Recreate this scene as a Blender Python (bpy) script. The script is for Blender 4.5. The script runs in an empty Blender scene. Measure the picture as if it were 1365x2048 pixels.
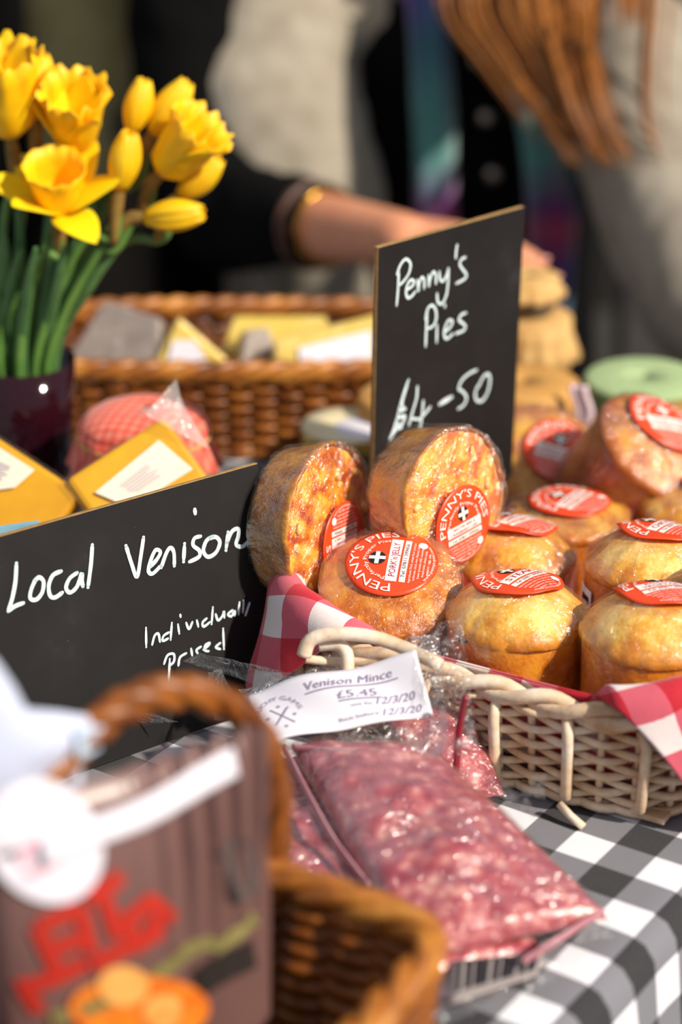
import bpy, bmesh, math, random
from mathutils import Vector, Matrix, noise
V = Vector
PI = math.pi
random.seed(7)
scene = bpy.context.scene
COL = scene.collection

# ------------------------------------------------------------------ camera, world, sun, exposure
PITCH = math.radians(24.0); CAMZ = 0.75; FPX = 4592.0
cam_d = bpy.data.cameras.new('camera'); cam = bpy.data.objects.new('camera', cam_d); COL.objects.link(cam)
cam.location = (0, 0, CAMZ); cam.rotation_euler = (PI/2 - PITCH, 0, 0)
cam_d.sensor_fit = 'VERTICAL'; cam_d.sensor_height = 22.3; cam_d.sensor_width = 22.3*1365/2048
cam_d.lens = FPX/2048*22.3; cam_d.clip_start = 0.05
cam_d.dof.use_dof = True; cam_d.dof.focus_distance = 1.47; cam_d.dof.aperture_fstop = 1.6
scene.camera = cam

world = bpy.data.worlds.new('sky'); scene.world = world; world.use_nodes = True
bg = world.node_tree.nodes['Background']; bg.inputs[0].default_value = (0.80, 0.88, 1.0, 1); bg.inputs[1].default_value = 0.42

sun_d = bpy.data.lights.new('sun', 'SUN'); sun_d.energy = 4.8; sun_d.angle = math.radians(2.0); sun_d.color = (1.0, 0.90, 0.76)
sun = bpy.data.objects.new('sun', sun_d); COL.objects.link(sun); sun.location = (2, -2, 3)
SUNV = V((0.70, -0.45, 0.66)).normalized()
sun.rotation_euler = SUNV.to_track_quat('Z', 'Y').to_euler()

scene.view_settings.view_transform = 'Standard'; scene.view_settings.look = 'None'
scene.view_settings.exposure = 0.15; scene.view_settings.gamma = 1.0; scene.view_settings.use_curve_mapping = False

# ------------------------------------------------------------------ helpers: where things stand
SP, CP = math.sin(PITCH), math.cos(PITCH)
def ray(px, py):
    u = (px-682.5)/FPX; v = (1024-py)/FPX
    return V((u, CP+v*SP, -SP+v*CP))
ORG = V((0, 0, CAMZ))
def atz(px, py, z): r = ray(px, py); return ORG + r*((z-CAMZ)/r.z)
def aty(px, py, y): r = ray(px, py); return ORG + r*(y/r.y)
def atd(px, py, d): return ORG + ray(px, py)*d
def atplane(px, py, p, n):
    r = ray(px, py); return ORG + r*((p-ORG).dot(n)/r.dot(n))

def lin(c):
    return c/12.92 if c <= 0.04045 else ((c+0.055)/1.055)**2.4
def rgb(r, g, b, a=1.0): return (lin(r/255), lin(g/255), lin(b/255), a)

# ------------------------------------------------------------------ helpers: materials
class NT:
    def __init__(s, name):
        s.m = bpy.data.materials.new(name); s.m.use_nodes = True
        s.t = s.m.node_tree; s.n = s.t.nodes; s.l = s.t.links
        s.b = s.n['Principled BSDF']; s.o = s.n['Material Output']
    def node(s, typ, **kw):
        nd = s.n.new(typ)
        for k, v in kw.items():
            if k == 'inp':
                for kk, vv in v.items():
                    if hasattr(vv, 'is_linked') or isinstance(vv, bpy.types.NodeSocket): s.l.new(vv, nd.inputs[kk])
                    else: nd.inputs[kk].default_value = vv
            else: setattr(nd, k, v)
        return nd
    def coord(s, which='Object', scale=(1, 1, 1), rot=(0, 0, 0), loc=(0, 0, 0)):
        c = s.node('ShaderNodeTexCoord')
        m = s.node('ShaderNodeMapping', inp={0: c.outputs[which], 1: loc, 2: rot, 3: scale})
        return m.outputs[0]
    def noise(s, vec, scale, detail=4, rough=0.55, dist=0.0):
        return s.node('ShaderNodeTexNoise', inp={'Vector': vec, 'Scale': scale, 'Detail': detail, 'Roughness': rough, 'Distortion': dist}).outputs['Fac']
    def ramp(s, fac, stops, interp='LINEAR'):
        r = s.node('ShaderNodeValToRGB'); s.l.new(fac, r.inputs[0]); cr = r.color_ramp; cr.interpolation = interp
        while len(cr.elements) < len(stops): cr.elements.new(0.5)
        for e, (p, c) in zip(cr.elements, stops): e.position = p; e.color = c
        return r.outputs[0]
    def math(s, op, a, b=0.0, c=0.0):
        return s.node('ShaderNodeMath', operation=op, inp={0: a, 1: b, 2: c}).outputs[0]
    def mix(s, fac, a, b, mode='MIX'):
        return s.node('ShaderNodeMix', data_type='RGBA', blend_type=mode, inp={0: fac, 6: a, 7: b}).outputs[2]
    def bump(s, h, strength=0.3, dist=0.002, target=None):
        b = s.node('ShaderNodeBump', inp={'Height': h, 'Strength': strength, 'Distance': dist})
        s.l.new(b.outputs[0], (target or s.b).inputs['Normal']); return b
    def base(s, c):
        if isinstance(c, tuple): s.b.inputs['Base Color'].default_value = c
        else: s.l.new(c, s.b.inputs['Base Color'])
    def rough(s, r):
        if isinstance(r, (int, float)): s.b.inputs['Roughness'].default_value = r
        else: s.l.new(r, s.b.inputs['Roughness'])

def plain(name, c, rough=0.5, c2=None, scale=60, bump=0.0, metal=0.0, sub=0.0, stretch=(1, 1, 1), sheen=0.0):
    t = NT(name); t.rough(rough); t.b.inputs['Metallic'].default_value = metal
    v = t.coord('Object', stretch); n = t.noise(v, scale)
    t.base(t.ramp(n, [(0.3, c), (0.7, c2)]) if c2 else c)
    if bump: t.bump(n, bump, 0.001)
    if sub:
        t.b.inputs['Subsurface Weight'].default_value = sub; t.b.inputs['Subsurface Scale'].default_value = 0.01
    if sheen: t.b.inputs['Sheen Weight'].default_value = sheen
    return t.m

def pastry(name, pale, gold, brown, dark, scale=38, rimr=None, rough=0.42):
    t = NT(name); v = t.coord('Object')
    n1 = t.noise(v, scale, 5, 0.6); n2 = t.noise(v, scale*0.45, 3, 0.5, 0.6); n3 = t.noise(v, scale*9, 3)
    c = t.ramp(n1, [(0.36, brown), (0.48, gold), (0.58, pale)])
    c = t.mix(t.ramp(n2, [(0.54, (0, 0, 0, 1)), (0.68, (0.85, 0.85, 0.85, 1))]), c, brown)
    if rimr:
        sx = t.node('ShaderNodeSeparateXYZ', inp={0: v}).outputs
        r = t.math('SQRT', t.math('ADD', t.math('MULTIPLY', sx[0], sx[0]), t.math('MULTIPLY', sx[1], sx[1])))
        r = t.math('ADD', r, t.math('MULTIPLY', t.math('SUBTRACT', n1, 0.5), 0.012))
        f = t.ramp(t.math('DIVIDE', r, rimr), [(0.86, (0, 0, 0, 1)), (1.0, (0.85, 0.85, 0.85, 1))])
        c = t.mix(f, c, brown)
    c = t.mix(t.ramp(n3, [(0.60, (0, 0, 0, 1)), (0.80, (0.45, 0.45, 0.45, 1))]), c, dark)
    t.base(c); t.rough(rough)
    t.b.inputs['Subsurface Weight'].default_value = 0.12; t.b.inputs['Subsurface Scale'].default_value = 0.006
    t.b.inputs['Subsurface Radius'].default_value = (1, 0.5, 0.2)
    t.bump(t.math('ADD', t.math('MULTIPLY', n1, 1.2), t.math('MULTIPLY', n3, 0.35)), 0.55, 0.0025)
    return t.m

def film(name, haze=0.05, stretch=(1, 1, 1), scale=45, bump=0.7, tint=(1, 1, 1, 1), streak=0.22, gloss=0.55, which='Object', dist=0.004, cap=0.5):
    t = NT(name); t.n.remove(t.b)
    v = t.coord(which, stretch)
    n1 = t.noise(v, scale, 4, 0.6, 1.5); n2 = t.noise(v, scale*3.1, 3, 0.6, 0.8)
    tr = t.node('ShaderNodeBsdfTransparent', inp={0: tint}).outputs[0]
    gl = t.node('ShaderNodeBsdfGlossy', inp={'Color': (1, 1, 1, 1), 'Roughness': 0.17})
    df = t.node('ShaderNodeBsdfDiffuse', inp={0: (0.85, 0.85, 0.88, 1)})
    h = t.math('ADD', n1, t.math('MULTIPLY', n2, 0.5))
    b = t.node('ShaderNodeBump', inp={'Height': h, 'Strength': bump, 'Distance': dist})
    t.l.new(b.outputs[0], gl.inputs['Normal'])
    fr = t.node('ShaderNodeFresnel', inp={'IOR': 1.45})
    f = t.math('MINIMUM', t.math('MULTIPLY', fr.outputs[0], gloss), cap)
    m1 = t.node('ShaderNodeMixShader'); t.l.new(f, m1.inputs[0]); t.l.new(tr, m1.inputs[1]); t.l.new(gl.outputs[0], m1.inputs[2])
    s = t.ramp(n1, [(0.575, (haze, haze, haze, 1)), (0.60, (haze+streak,)*3 + (1,)), (0.625, (haze, haze, haze, 1))])
    m2 = t.node('ShaderNodeMixShader'); t.l.new(s, m2.inputs[0]); t.l.new(m1.outputs[0], m2.inputs[1]); t.l.new(df.outputs[0], m2.inputs[2])
    t.l.new(m2.outputs[0], t.o.inputs[0])
    return t.m

def gingham(name, p, full, mid, white, which='UV', rot=0.0, rough=0.8, wrinkle=0.15):
    t = NT(name)
    v = t.coord(which, (1, 1, 1), (0, 0, rot))
    s = t.node('ShaderNodeSeparateXYZ', inp={0: v}).outputs
    w = t.noise(v, 6, 2)
    def band(x):
        x = t.math('ADD', x, t.math('MULTIPLY', t.math('SUBTRACT', w, 0.5), p*0.16))
        return t.math('LESS_THAN', t.math('FRACT', t.math('DIVIDE', x, 2*p)), 0.5)
    f = t.math('MULTIPLY', t.math('ADD', band(s[0]), band(s[1])), 0.5)
    c = t.ramp(f, [(0.0, white), (0.34, mid), (0.84, full)], 'CONSTANT')
    th = t.noise(v, 900, 2, 0.7)
    c = t.mix(t.ramp(th, [(0.35, (0, 0, 0, 1)), (0.7, (0.16,)*3 + (1,))]), c, mid)
    t.base(c); t.rough(rough); t.b.inputs['Sheen Weight'].default_value = 0.2
    t.bump(t.math('ADD', t.noise(v, 22, 3), t.math('MULTIPLY', th, 0.12)), wrinkle, 0.01)
    return t.m

def plaid(name, sx, sz):
    t = NT(name); v = t.coord('Object'); s = t.node('ShaderNodeSeparateXYZ', inp={0: v}).outputs
    a = t.math('FRACT', t.math('DIVIDE', s[0], sx)); b = t.math('FRACT', t.math('DIVIDE', s[2], sz))
    c1 = t.ramp(b, [(0.0, rgb(104, 172, 168)), (0.22, rgb(64, 114, 140)), (0.42, rgb(94, 64, 160)), (0.58, rgb(226, 86, 124)), (0.66, rgb(136, 64, 150)), (0.84, rgb(112, 188, 176)), (1.0, rgb(100, 166, 164))])
    c2 = t.ramp(a, [(0.0, rgb(24, 20, 48)), (0.35, rgb(80, 130, 126)), (0.62, rgb(40, 34, 72)), (0.86, rgb(140, 60, 92)), (1, rgb(24, 20, 48))])
    t.base(t.mix(0.42, c1, c2)); t.rough(0.9); t.b.inputs['Sheen Weight'].default_value = 0.2
    t.bump(t.noise(v, 300, 2), 0.3, 0.002)
    return t.m

M = {}
M['crust_side'] = pastry('pie_side_pastry', rgb(226, 148, 40), rgb(210, 122, 18), rgb(172, 86, 8), rgb(104, 46, 4), 34)
M['crust_dark'] = pastry('dark_side_pastry', rgb(190, 108, 26), rgb(160, 80, 12), rgb(118, 50, 6), rgb(64, 24, 3), 34)  # browned crust; the tipped pie's shaded side is put into this colour too
M['lid'] = pastry('pie_lid_pastry', rgb(244, 206, 112), rgb(230, 172, 56), rgb(200, 120, 18), rgb(150, 80, 10), 42, 0.045)
M['lid_gold'] = pastry('golden_lid_pastry', rgb(230, 174, 58), rgb(212, 140, 24), rgb(172, 92, 10), rgb(108, 52, 6), 42, 0.045)
M['lid_brown'] = pastry('browned_lid_pastry', rgb(220, 148, 44), rgb(200, 114, 18), rgb(162, 80, 8), rgb(98, 42, 4), 46, 0.048)
M['tart_crust'] = pastry('tart_crust', rgb(198, 136, 50), rgb(170, 106, 28), rgb(130, 70, 12), rgb(80, 40, 6), 40)
M['filling_a'] = pastry('tart_filling_leek', rgb(248, 190, 70), rgb(238, 140, 18), rgb(176, 66, 8), rgb(96, 22, 6), 60)
M['filling_b'] = pastry('tart_filling_bacon', rgb(254, 186, 62), rgb(246, 146, 16), rgb(208, 92, 10), rgb(120, 44, 8), 62)
M['cheese_bits'] = plain('melted_cheese', rgb(248, 212, 130), 0.4, rgb(236, 180, 84), 80, 0.3)
M['jelly'] = plain('dark_filling_ooze', rgb(54, 24, 14), 0.15, rgb(30, 12, 8), 60)
M['film'] = film('cling_film', 0.0, (1, 1, 0.6), 85, 1.0, streak=0.10, gloss=0.9, dist=0.0030, cap=0.22)
M['film_rad'] = film('stretched_cling_film', 0.0, (1, 0.6, 0.45), 95, 1.0, streak=0.08, gloss=0.9, dist=0.0028, cap=0.22)
M['bag'] = film('clear_plastic_bag', 0.0, (1, 1, 1), 34, 1.0, (0.98, 0.98, 0.97, 1), 0.10, 1.2, dist=0.006, cap=0.25)
M['bag_thick'] = film('crumpled_clear_plastic', 0.01, (1, 1, 1), 48, 1.0, (0.98, 0.98, 0.97, 1), 0.25, 1.6, dist=0.007, cap=0.4)
M['wrap'] = film('smooth_clear_wrap', 0.0, (1, 1, 1), 20, 0.6, (0.98, 0.98, 0.97, 1), 0.0, 0.9, dist=0.003, cap=0.2)
M['red'] = plain('red_sticker', rgb(236, 78, 34), 0.35, rgb(230, 66, 26), 30)
M['white_ink'] = plain('white_print', rgb(252, 240, 232), 0.45)
M['dark_ink'] = plain('dark_print', rgb(70, 40, 56), 0.5)
M['black_ink'] = plain('black_print', rgb(26, 22, 30), 0.5)
M['pink_ink'] = plain('crimson_print', rgb(178, 34, 84), 0.5)
M['grey_ink'] = plain('grey_pen', rgb(146, 136, 164), 0.6)
M['paper'] = plain('white_paper', rgb(232, 229, 238), 0.7, rgb(224, 220, 233), 12, 0.05)
M['wrap_paper'] = plain('bluish_white_wrapper', rgb(206, 212, 234), 0.6, rgb(192, 200, 226), 10, 0.05)
M['board'] = None
def board_mat():
    t = NT('blackboard'); v = t.coord('Object')
    n = t.noise(v, 16, 4, 0.6); n2 = t.noise(v, 260, 3)
    c = t.ramp(n, [(0.45, rgb(29, 27, 27)), (0.62, rgb(34, 32, 32)), (0.80, rgb(54, 53, 55))])
    sp = t.ramp(n2, [(0.74, (0, 0, 0, 1)), (0.82, (0.25,)*3 + (1,))])
    t.base(t.mix(sp, c, rgb(150, 150, 156))); t.rough(0.55); t.b.inputs['Specular IOR Level'].default_value = 0.25
    return t.m
M['board'] = board_mat()
M['mdf'] = plain('fibreboard_edge', rgb(176, 140, 88), 0.7, rgb(150, 114, 66), 200, 0.1)
M['chalk'] = plain('chalk_pen', rgb(222, 238, 240), 0.7, rgb(204, 224, 230), 500, 0.0)
def wicker(name, a, b, c, rough=0.5):
    t = NT(name); v = t.coord('Object')
    n = t.noise(v, 24, 4, 0.6); n2 = t.noise(v, 240, 2)
    t.base(t.mix(t.ramp(n2, [(0.5, (0, 0, 0, 1)), (0.8, (0.4,)*3 + (1,))]), t.ramp(n, [(0.32, c), (0.5, b), (0.66, a)]), c))
    t.rough(rough); t.bump(n2, 0.25, 0.001); return t.m
M['wick_white'] = wicker('pale_willow', rgb(240, 226, 208), rgb(226, 200, 170), rgb(192, 152, 112))
M['wick_brown'] = wicker('brown_willow', rgb(176, 108, 38), rgb(140, 78, 24), rgb(84, 40, 12), 0.4)
M['wick_tan'] = wicker('honey_willow', rgb(206, 140, 58), rgb(166, 100, 36), rgb(96, 50, 18), 0.4)
M['ging_black'] = gingham('black_gingham', 0.0270, rgb(22, 22, 24), rgb(120, 120, 128), rgb(238, 238, 246), 'UV')
M['ging_red'] = gingham('red_gingham', 0.022, rgb(196, 10, 38), rgb(214, 92, 110), rgb(240, 230, 228), 'UV', 0.35)
M['ging_jar'] = gingham('coral_gingham', 0.004, rgb(222, 76, 60), rgb(228, 104, 84), rgb(236, 140, 116), 'Object', 0.3)
def mince():
    t = NT('venison_mince'); v = t.coord('Object')
    vo = t.node('ShaderNodeTexVoronoi', inp={'Vector': v, 'Scale': 125.0, 'Randomness': 1.0}); vo.feature = 'SMOOTH_F1'
    n = t.noise(v, 60, 4, 0.6, 0.5); n2 = t.noise(v, 22, 3)
    f = t.math('ADD', t.math('MULTIPLY', vo.outputs['Distance'], 0.65), t.math('MULTIPLY', n, 0.6))
    c = t.ramp(f, [(0.34, rgb(220, 158, 148)), (0.46, rgb(196, 112, 114)), (0.60, rgb(172, 80, 90)), (0.78, rgb(140, 48, 62))])
    c = t.mix(t.ramp(n2, [(0.45, (0, 0, 0, 1)), (0.7, (0.5,)*3 + (1,))]), c, rgb(176, 82, 92))
    t.base(c); t.rough(0.28); t.b.inputs['Subsurface Weight'].default_value = 0.15; t.b.inputs['Subsurface Scale'].default_value = 0.006
    t.bump(f, 0.5, 0.003); return t.m
M['mince'] = mince()
M['seam'] = plain('sealed_plastic_seam', rgb(200, 150, 158), 0.25, rgb(180, 112, 124), 40)
M['petal'] = plain('daffodil_petal', rgb(255, 224, 16), 0.5, rgb(252, 208, 0), 60, 0.1, sub=0.15)
M['trumpet'] = plain('daffodil_trumpet', rgb(255, 204, 6), 0.5, rgb(252, 184, 0), 90, 0.2, sub=0.15)
M['bud'] = plain('daffodil_bud', rgb(252, 202, 10), 0.5, rgb(236, 176, 6), 50, 0.1, sub=0.1)
M['stem'] = plain('daffodil_stem', rgb(104, 146, 66), 0.45, rgb(74, 116, 50), 50)
M['leaf'] = plain('daffodil_leaf', rgb(92, 134, 76), 0.45, rgb(62, 104, 56), 40)
M['sheath'] = plain('papery_sheath', rgb(150, 120, 48), 0.7, rgb(112, 82, 34), 80)
def glass(name, c, alpha, rough=0.08):
    t = NT(name); t.n.remove(t.b)
    tr = t.node('ShaderNodeBsdfTransparent', inp={0: c}); gl = t.node('ShaderNodeBsdfGlossy', inp={'Color': (1, 1, 1, 1), 'Roughness': rough})
    df = t.node('ShaderNodeBsdfDiffuse', inp={0: c})
    fr = t.node('ShaderNodeFresnel', inp={'IOR': 1.45})
    m0 = t.node('ShaderNodeMixShader', inp={0: alpha}); t.l.new(tr.outputs[0], m0.inputs[1]); t.l.new(df.outputs[0], m0.inputs[2])
    m1 = t.node('ShaderNodeMixShader'); t.l.new(fr.outputs[0], m1.inputs[0]); t.l.new(m0.outputs[0], m1.inputs[1]); t.l.new(gl.outputs[0], m1.inputs[2])
    t.l.new(m1.outputs[0], t.o.inputs[0]); return t.m
M['vase'] = glass('dark_plum_glass', rgb(112, 40, 66), 0.12)
M['jar_glass'] = glass('jar_glass', rgb(214, 206, 190), 0.12)
M['jam'] = plain('jar_contents_amber', rgb(150, 84, 26), 0.3, rgb(112, 54, 14), 40)
M['pickle'] = plain('jar_contents_olive', rgb(150, 128, 40), 0.3, rgb(104, 92, 30), 60)
M['berry'] = plain('jar_contents_red', rgb(120, 26, 22), 0.3, rgb(84, 14, 16), 60)
M['kraft'] = plain('kraft_paper', rgb(206, 156, 84), 0.75, rgb(186, 132, 64), 50, 0.3)
M['kraft_pale'] = plain('pale_kraft_paper', rgb(216, 176, 112), 0.75, rgb(196, 150, 86), 50, 0.3)
M['green_cloth'] = plain('sage_cloth', rgb(176, 196, 146), 0.85, rgb(150, 176, 124), 160, 0.2)
M['green_dark'] = plain('green_frill', rgb(62, 88, 56), 0.85, rgb(100, 130, 90), 260, 0.2)
M['cream'] = plain('cream_lid_print', rgb(238, 226, 190), 0.5, rgb(226, 210, 166), 40)
M['brass'] = plain('gold_lid_rim', rgb(214, 190, 96), 0.25, metal=0.8)
M['cheese'] = plain('yellow_curd', rgb(230, 172, 10), 0.35, rgb(214, 152, 4), 24, 0.05, sub=0.1)
M['cheese_pale'] = plain('pale_cheese', rgb(244, 214, 104), 0.4, rgb(232, 196, 76), 24, 0.05)
M['grey_cheese'] = plain('grey_rind', rgb(170, 156, 148), 0.5, rgb(146, 132, 126), 40)
M['tag'] = plain('cream_label_paper', rgb(236, 226, 204), 0.6)
M['blue'] = plain('pale_blue_card', rgb(150, 190, 206), 0.6, rgb(120, 168, 190), 40)
M['pack'] = plain('brown_packet', rgb(122, 90, 86), 0.34, rgb(102, 74, 70), 8, 0.05)
M['pack_red'] = plain('packet_red_lettering', rgb(186, 44, 30), 0.5)
M['pack_pic'] = plain('packet_food_picture', rgb(244, 150, 40), 0.5, rgb(226, 92, 30), 90)
M['pack_pic2'] = plain('packet_picture_pale', rgb(250, 196, 110), 0.5, rgb(240, 150, 70), 90)
M['pack_green'] = plain('packet_leafy_border', rgb(150, 142, 84), 0.5, rgb(112, 104, 62), 120)
M['pack_dark'] = plain('packet_dark_panel', rgb(52, 46, 44), 0.45, rgb(40, 34, 32), 20)
M['pinkish'] = plain('pale_pink_print', rgb(240, 186, 198), 0.6)
M['sweater'] = plain('oatmeal_knit', rgb(164, 155, 140), 0.95, rgb(142, 132, 116), 30, 0.3, sheen=0.1)
M['black_cloth'] = plain('black_fabric', rgb(13, 12, 12), 0.95, rgb(8, 8, 8), 30, 0.2)
M['black_cloth'].node_tree.nodes['Principled BSDF'].inputs['Specular IOR Level'].default_value = 0.1
M['khaki'] = plain('khaki_knit', rgb(190, 174, 118), 0.95, rgb(166, 150, 100), 30, 0.2)
M['trouser'] = plain('brown_grey_trousers', rgb(96, 82, 68), 0.9, rgb(78, 68, 58), 30)
M['jeans'] = plain('dark_jeans', rgb(40, 44, 56), 0.9, rgb(30, 32, 42), 60)
M['skin'] = plain('skin', rgb(226, 158, 122), 0.5, rgb(214, 140, 104), 14, 0.05, sub=0.15)
M['nail'] = plain('fingernail', rgb(236, 170, 156), 0.3)
M['hair'] = plain('auburn_hair', rgb(182, 116, 48), 0.38, rgb(126, 70, 22), 40, 0.3, stretch=(6, 6, 1))
M['hair_dark'] = plain('dark_brown_hair', rgb(50, 34, 24), 0.5, rgb(36, 24, 16), 40, 0.3)
M['plaid'] = plaid('plaid_wool', 0.055, 0.30)
M['metal'] = plain('snap_metal', rgb(180, 172, 160), 0.3, metal=0.9)
M['gold'] = plain('gold_bangle', rgb(222, 170, 70), 0.2, metal=1.0)
M['steel'] = plain('grey_steel', rgb(120, 118, 122), 0.4, metal=0.6)
M['floor'] = plain('asphalt', rgb(58, 55, 52), 0.9, rgb(44, 42, 40), 40, 0.3)
M['wall'] = plain('shade_toned_timber', rgb(30, 26, 23), 0.8, rgb(20, 17, 15), 12, 0.2, stretch=(6, 6, 0.6))  # near-black colour stands in for the shade inside the stall
M['wood'] = plain('table_wood', rgb(150, 112, 70), 0.6, rgb(128, 92, 54), 20, 0.2, stretch=(1, 8, 1))
M['eye'] = plain('eye_white', rgb(240, 238, 234), 0.2)
M['lips'] = plain('lips', rgb(196, 104, 96), 0.4)

# ------------------------------------------------------------------ helpers: meshes and objects
WM = {}
def link(o, parent=None, mw=None):
    COL.objects.link(o)
    if parent is not None:
        o.parent = parent; WM[o.name] = WM[parent.name]
    else: WM[o.name] = mw or Matrix.Identity(4)
    return o
def tag(o, label=None, cat=None, group=None, kind=None):
    if label: o['label'] = label
    if cat: o['category'] = cat
    if group: o['group'] = group
    if kind: o['kind'] = kind
    return o
def thing(name, label, cat, mw, group=None):
    if not isinstance(mw, Matrix): mw = Matrix.Translation(V(mw))
    o = bpy.data.objects.new(name, None); o.empty_display_size = 0.02
    link(o, None, mw); o.matrix_world = mw
    return tag(o, label, cat, group)

class MB:
    def __init__(s): s.v = []; s.f = []; s.uv = []; s.mi = []; s.flat = set()
    def add(s, vs, fs, uvs=None, mi=0, flat=False):
        b = len(s.v); s.v += [V(p) for p in vs]
        s.uv += (uvs if uvs else [(0, 0)]*len(vs))
        for f in fs:
            if flat: s.flat.add(len(s.f))
            s.f.append([i+b for i in f]); s.mi.append(mi)
        return s
    def tube(s, path, r, n=8, cap=True, sq=None, twist=None):
        P = [V(p) for p in path]; m = len(P)
        R = [r(i/(m-1)) if callable(r) else (r[i] if isinstance(r, (list, tuple)) else r) for i in range(m)]
        vs, fs = [], []
        t0 = (P[1]-P[0]).normalized(); a = V((0, 0, 1)) if abs(t0.z) < 0.9 else V((1, 0, 0))
        nr = (a - t0*a.dot(t0)).normalized()
        for i in range(m):
            t = (P[min(i+1, m-1)] - P[max(i-1, 0)])
            t = t.normalized() if t.length > 1e-9 else t0
            nr = (nr - t*nr.dot(t)).normalized(); bi = t.cross(nr)
            for k in range(n):
                an = 2*PI*k/n; ca, sa = math.cos(an), math.sin(an)
                if sq: sa *= sq
                vs.append(P[i] + (nr*ca + bi*sa)*R[i])
        for i in range(m-1):
            for k in range(n): fs.append((i*n+k, i*n+(k+1) % n, (i+1)*n+(k+1) % n, (i+1)*n+k))
        if cap: fs.append(tuple(range(n))[::-1]); fs.append(tuple((m-1)*n+k for k in range(n)))
        return s.add(vs, fs)
    def ring(s, path, r, n=6):
        P = [V(p) for p in path]; m = len(P); vs, fs = [], []
        for i in range(m):
            t = (P[(i+1) % m]-P[i-1]).normalized(); up = V((0, 0, 1)); nr = t.cross(up)
            nr = nr.normalized() if nr.length > 1e-6 else V((1, 0, 0)); bi = nr.cross(t)
            for k in range(n):
                an = 2*PI*k/n; vs.append(P[i]+(nr*math.cos(an)+bi*math.sin(an))*r)
        for i in range(m):
            j = (i+1) % m
            for k in range(n): fs.append((i*n+k, i*n+(k+1) % n, j*n+(k+1) % n, j*n+k))
        return s.add(vs, fs)
    def lathe(s, prof, n=48, dis=None, cap0=False, cap1=False, c=(0, 0, 0), uv=False):
        vs, fs, uvs = [], [], []; m = len(prof); c = V(c); al = 0.0
        for i, (r, z) in enumerate(prof):
            if i: al += math.hypot(r-prof[i-1][0], z-prof[i-1][1])*10
            for k in range(n):
                a = 2*PI*k/n; p = V((r*math.cos(a), r*math.sin(a), z))
                if dis: p = dis(p, a)
                vs.append(p+c); uvs.append((abs(2*k/n-1)*2.0, al))
        for i in range(m-1):
            for k in range(n): fs.append((i*n+k, i*n+(k+1) % n, (i+1)*n+(k+1) % n, (i+1)*n+k))
        if cap0: fs.append(tuple(range(n))[::-1])
        if cap1: fs.append(tuple((m-1)*n+k for k in range(n)))
        return s.add(vs, fs, uvs)
    def box(s, c, h, rot=None, mi=0):
        rot = rot or Matrix.Identity(3); c = V(c); vs = []
        for x in (-1, 1):
            for y in (-1, 1):
                for z in (-1, 1): vs.append(c + rot @ V((x*h[0], y*h[1], z*h[2])))
        return s.add(vs, [(0, 1, 3, 2), (4, 6, 7, 5), (0, 4, 5, 1), (2, 3, 7, 6), (0, 2, 6, 4), (1, 5, 7, 3)], None, mi, True)
    def grid(s, fn, nu, nv, uvf=None, wrap=False, mi=0):
        vs, fs, uv = [], [], []
        for j in range(nv+1):
            for i in range(nu+(0 if wrap else 1)):
                u, v = i/nu, j/nv; vs.append(fn(u, v)); uv.append(uvf(u, v) if uvf else (u, v))
        w = nu if wrap else nu+1
        for j in range(nv):
            for i in range(nu):
                i2 = (i+1) % w if wrap else i+1
                fs.append((j*w+i, j*w+i2, (j+1)*w+i2, (j+1)*w+i))
        return s.add(vs, fs, uv, mi)
    def poly(s, pts, mi=0): return s.add(pts, [tuple(range(len(pts)))], None, mi, True)
    def blob(s, c, r, n=10, m=7, jit=0.0, seed=0):
        vs, fs = [], []; c = V(c); r = V(r) if not isinstance(r, (int, float)) else V((r, r, r))
        for j in range(m+1):
            th = PI*j/m
            for i in range(n):
                ph = 2*PI*i/n; d = V((math.sin(th)*math.cos(ph), math.sin(th)*math.sin(ph), math.cos(th)))
                q = 1 + jit*noise.noise(d*1.7+V((seed, seed*2, 0)))
                vs.append(c + V((d.x*r.x, d.y*r.y, d.z*r.z))*q)
        for j in range(m):
            for i in range(n): fs.append((j*n+i, (j+1)*n+i, (j+1)*n+(i+1) % n, j*n+(i+1) % n))
        return s.add(vs, fs)
    def mesh(s, name, mats):
        me = bpy.data.meshes.new(name); me.from_pydata([tuple(p) for p in s.v], [], s.f)
        for m in mats: me.materials.append(m)
        sm = [i not in s.flat for i in range(len(s.f))]
        me.polygons.foreach_set('use_smooth', sm); me.polygons.foreach_set('material_index', s.mi)
        ul = me.uv_layers.new(name='UVMap'); li = [0]*len(me.loops); me.loops.foreach_get('vertex_index', li)
        fl = []
        for i in li: fl += list(s.uv[i])
        ul.data.foreach_set('uv', fl)
        me.validate(); me.update(); return me
    def build(s, name, mats, parent=None, world=True, solid=0.0, bevel=0.0, subsurf=0):
        if not isinstance(mats, (list, tuple)): mats = [mats]
        if world and parent is not None:
            inv = WM[parent.name].inverted(); s.v = [inv @ p for p in s.v]
        o = bpy.data.objects.new(name, s.mesh(name, mats)); link(o, parent)
        if bevel:
            b = o.modifiers.new('bevel', 'BEVEL'); b.width = bevel; b.segments = 2; b.limit_method = 'ANGLE'
        if subsurf:
            b = o.modifiers.new('sub', 'SUBSURF'); b.levels = subsurf; b.render_levels = subsurf
        if solid:
            b = o.modifiers.new('solid', 'SOLIDIFY'); b.thickness = solid; b.offset = 0
        return o
def obj(name, fn, mat, parent=None, **k):
    mb = MB(); fn(mb); return mb.build(name, mat, parent, **k)

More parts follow.
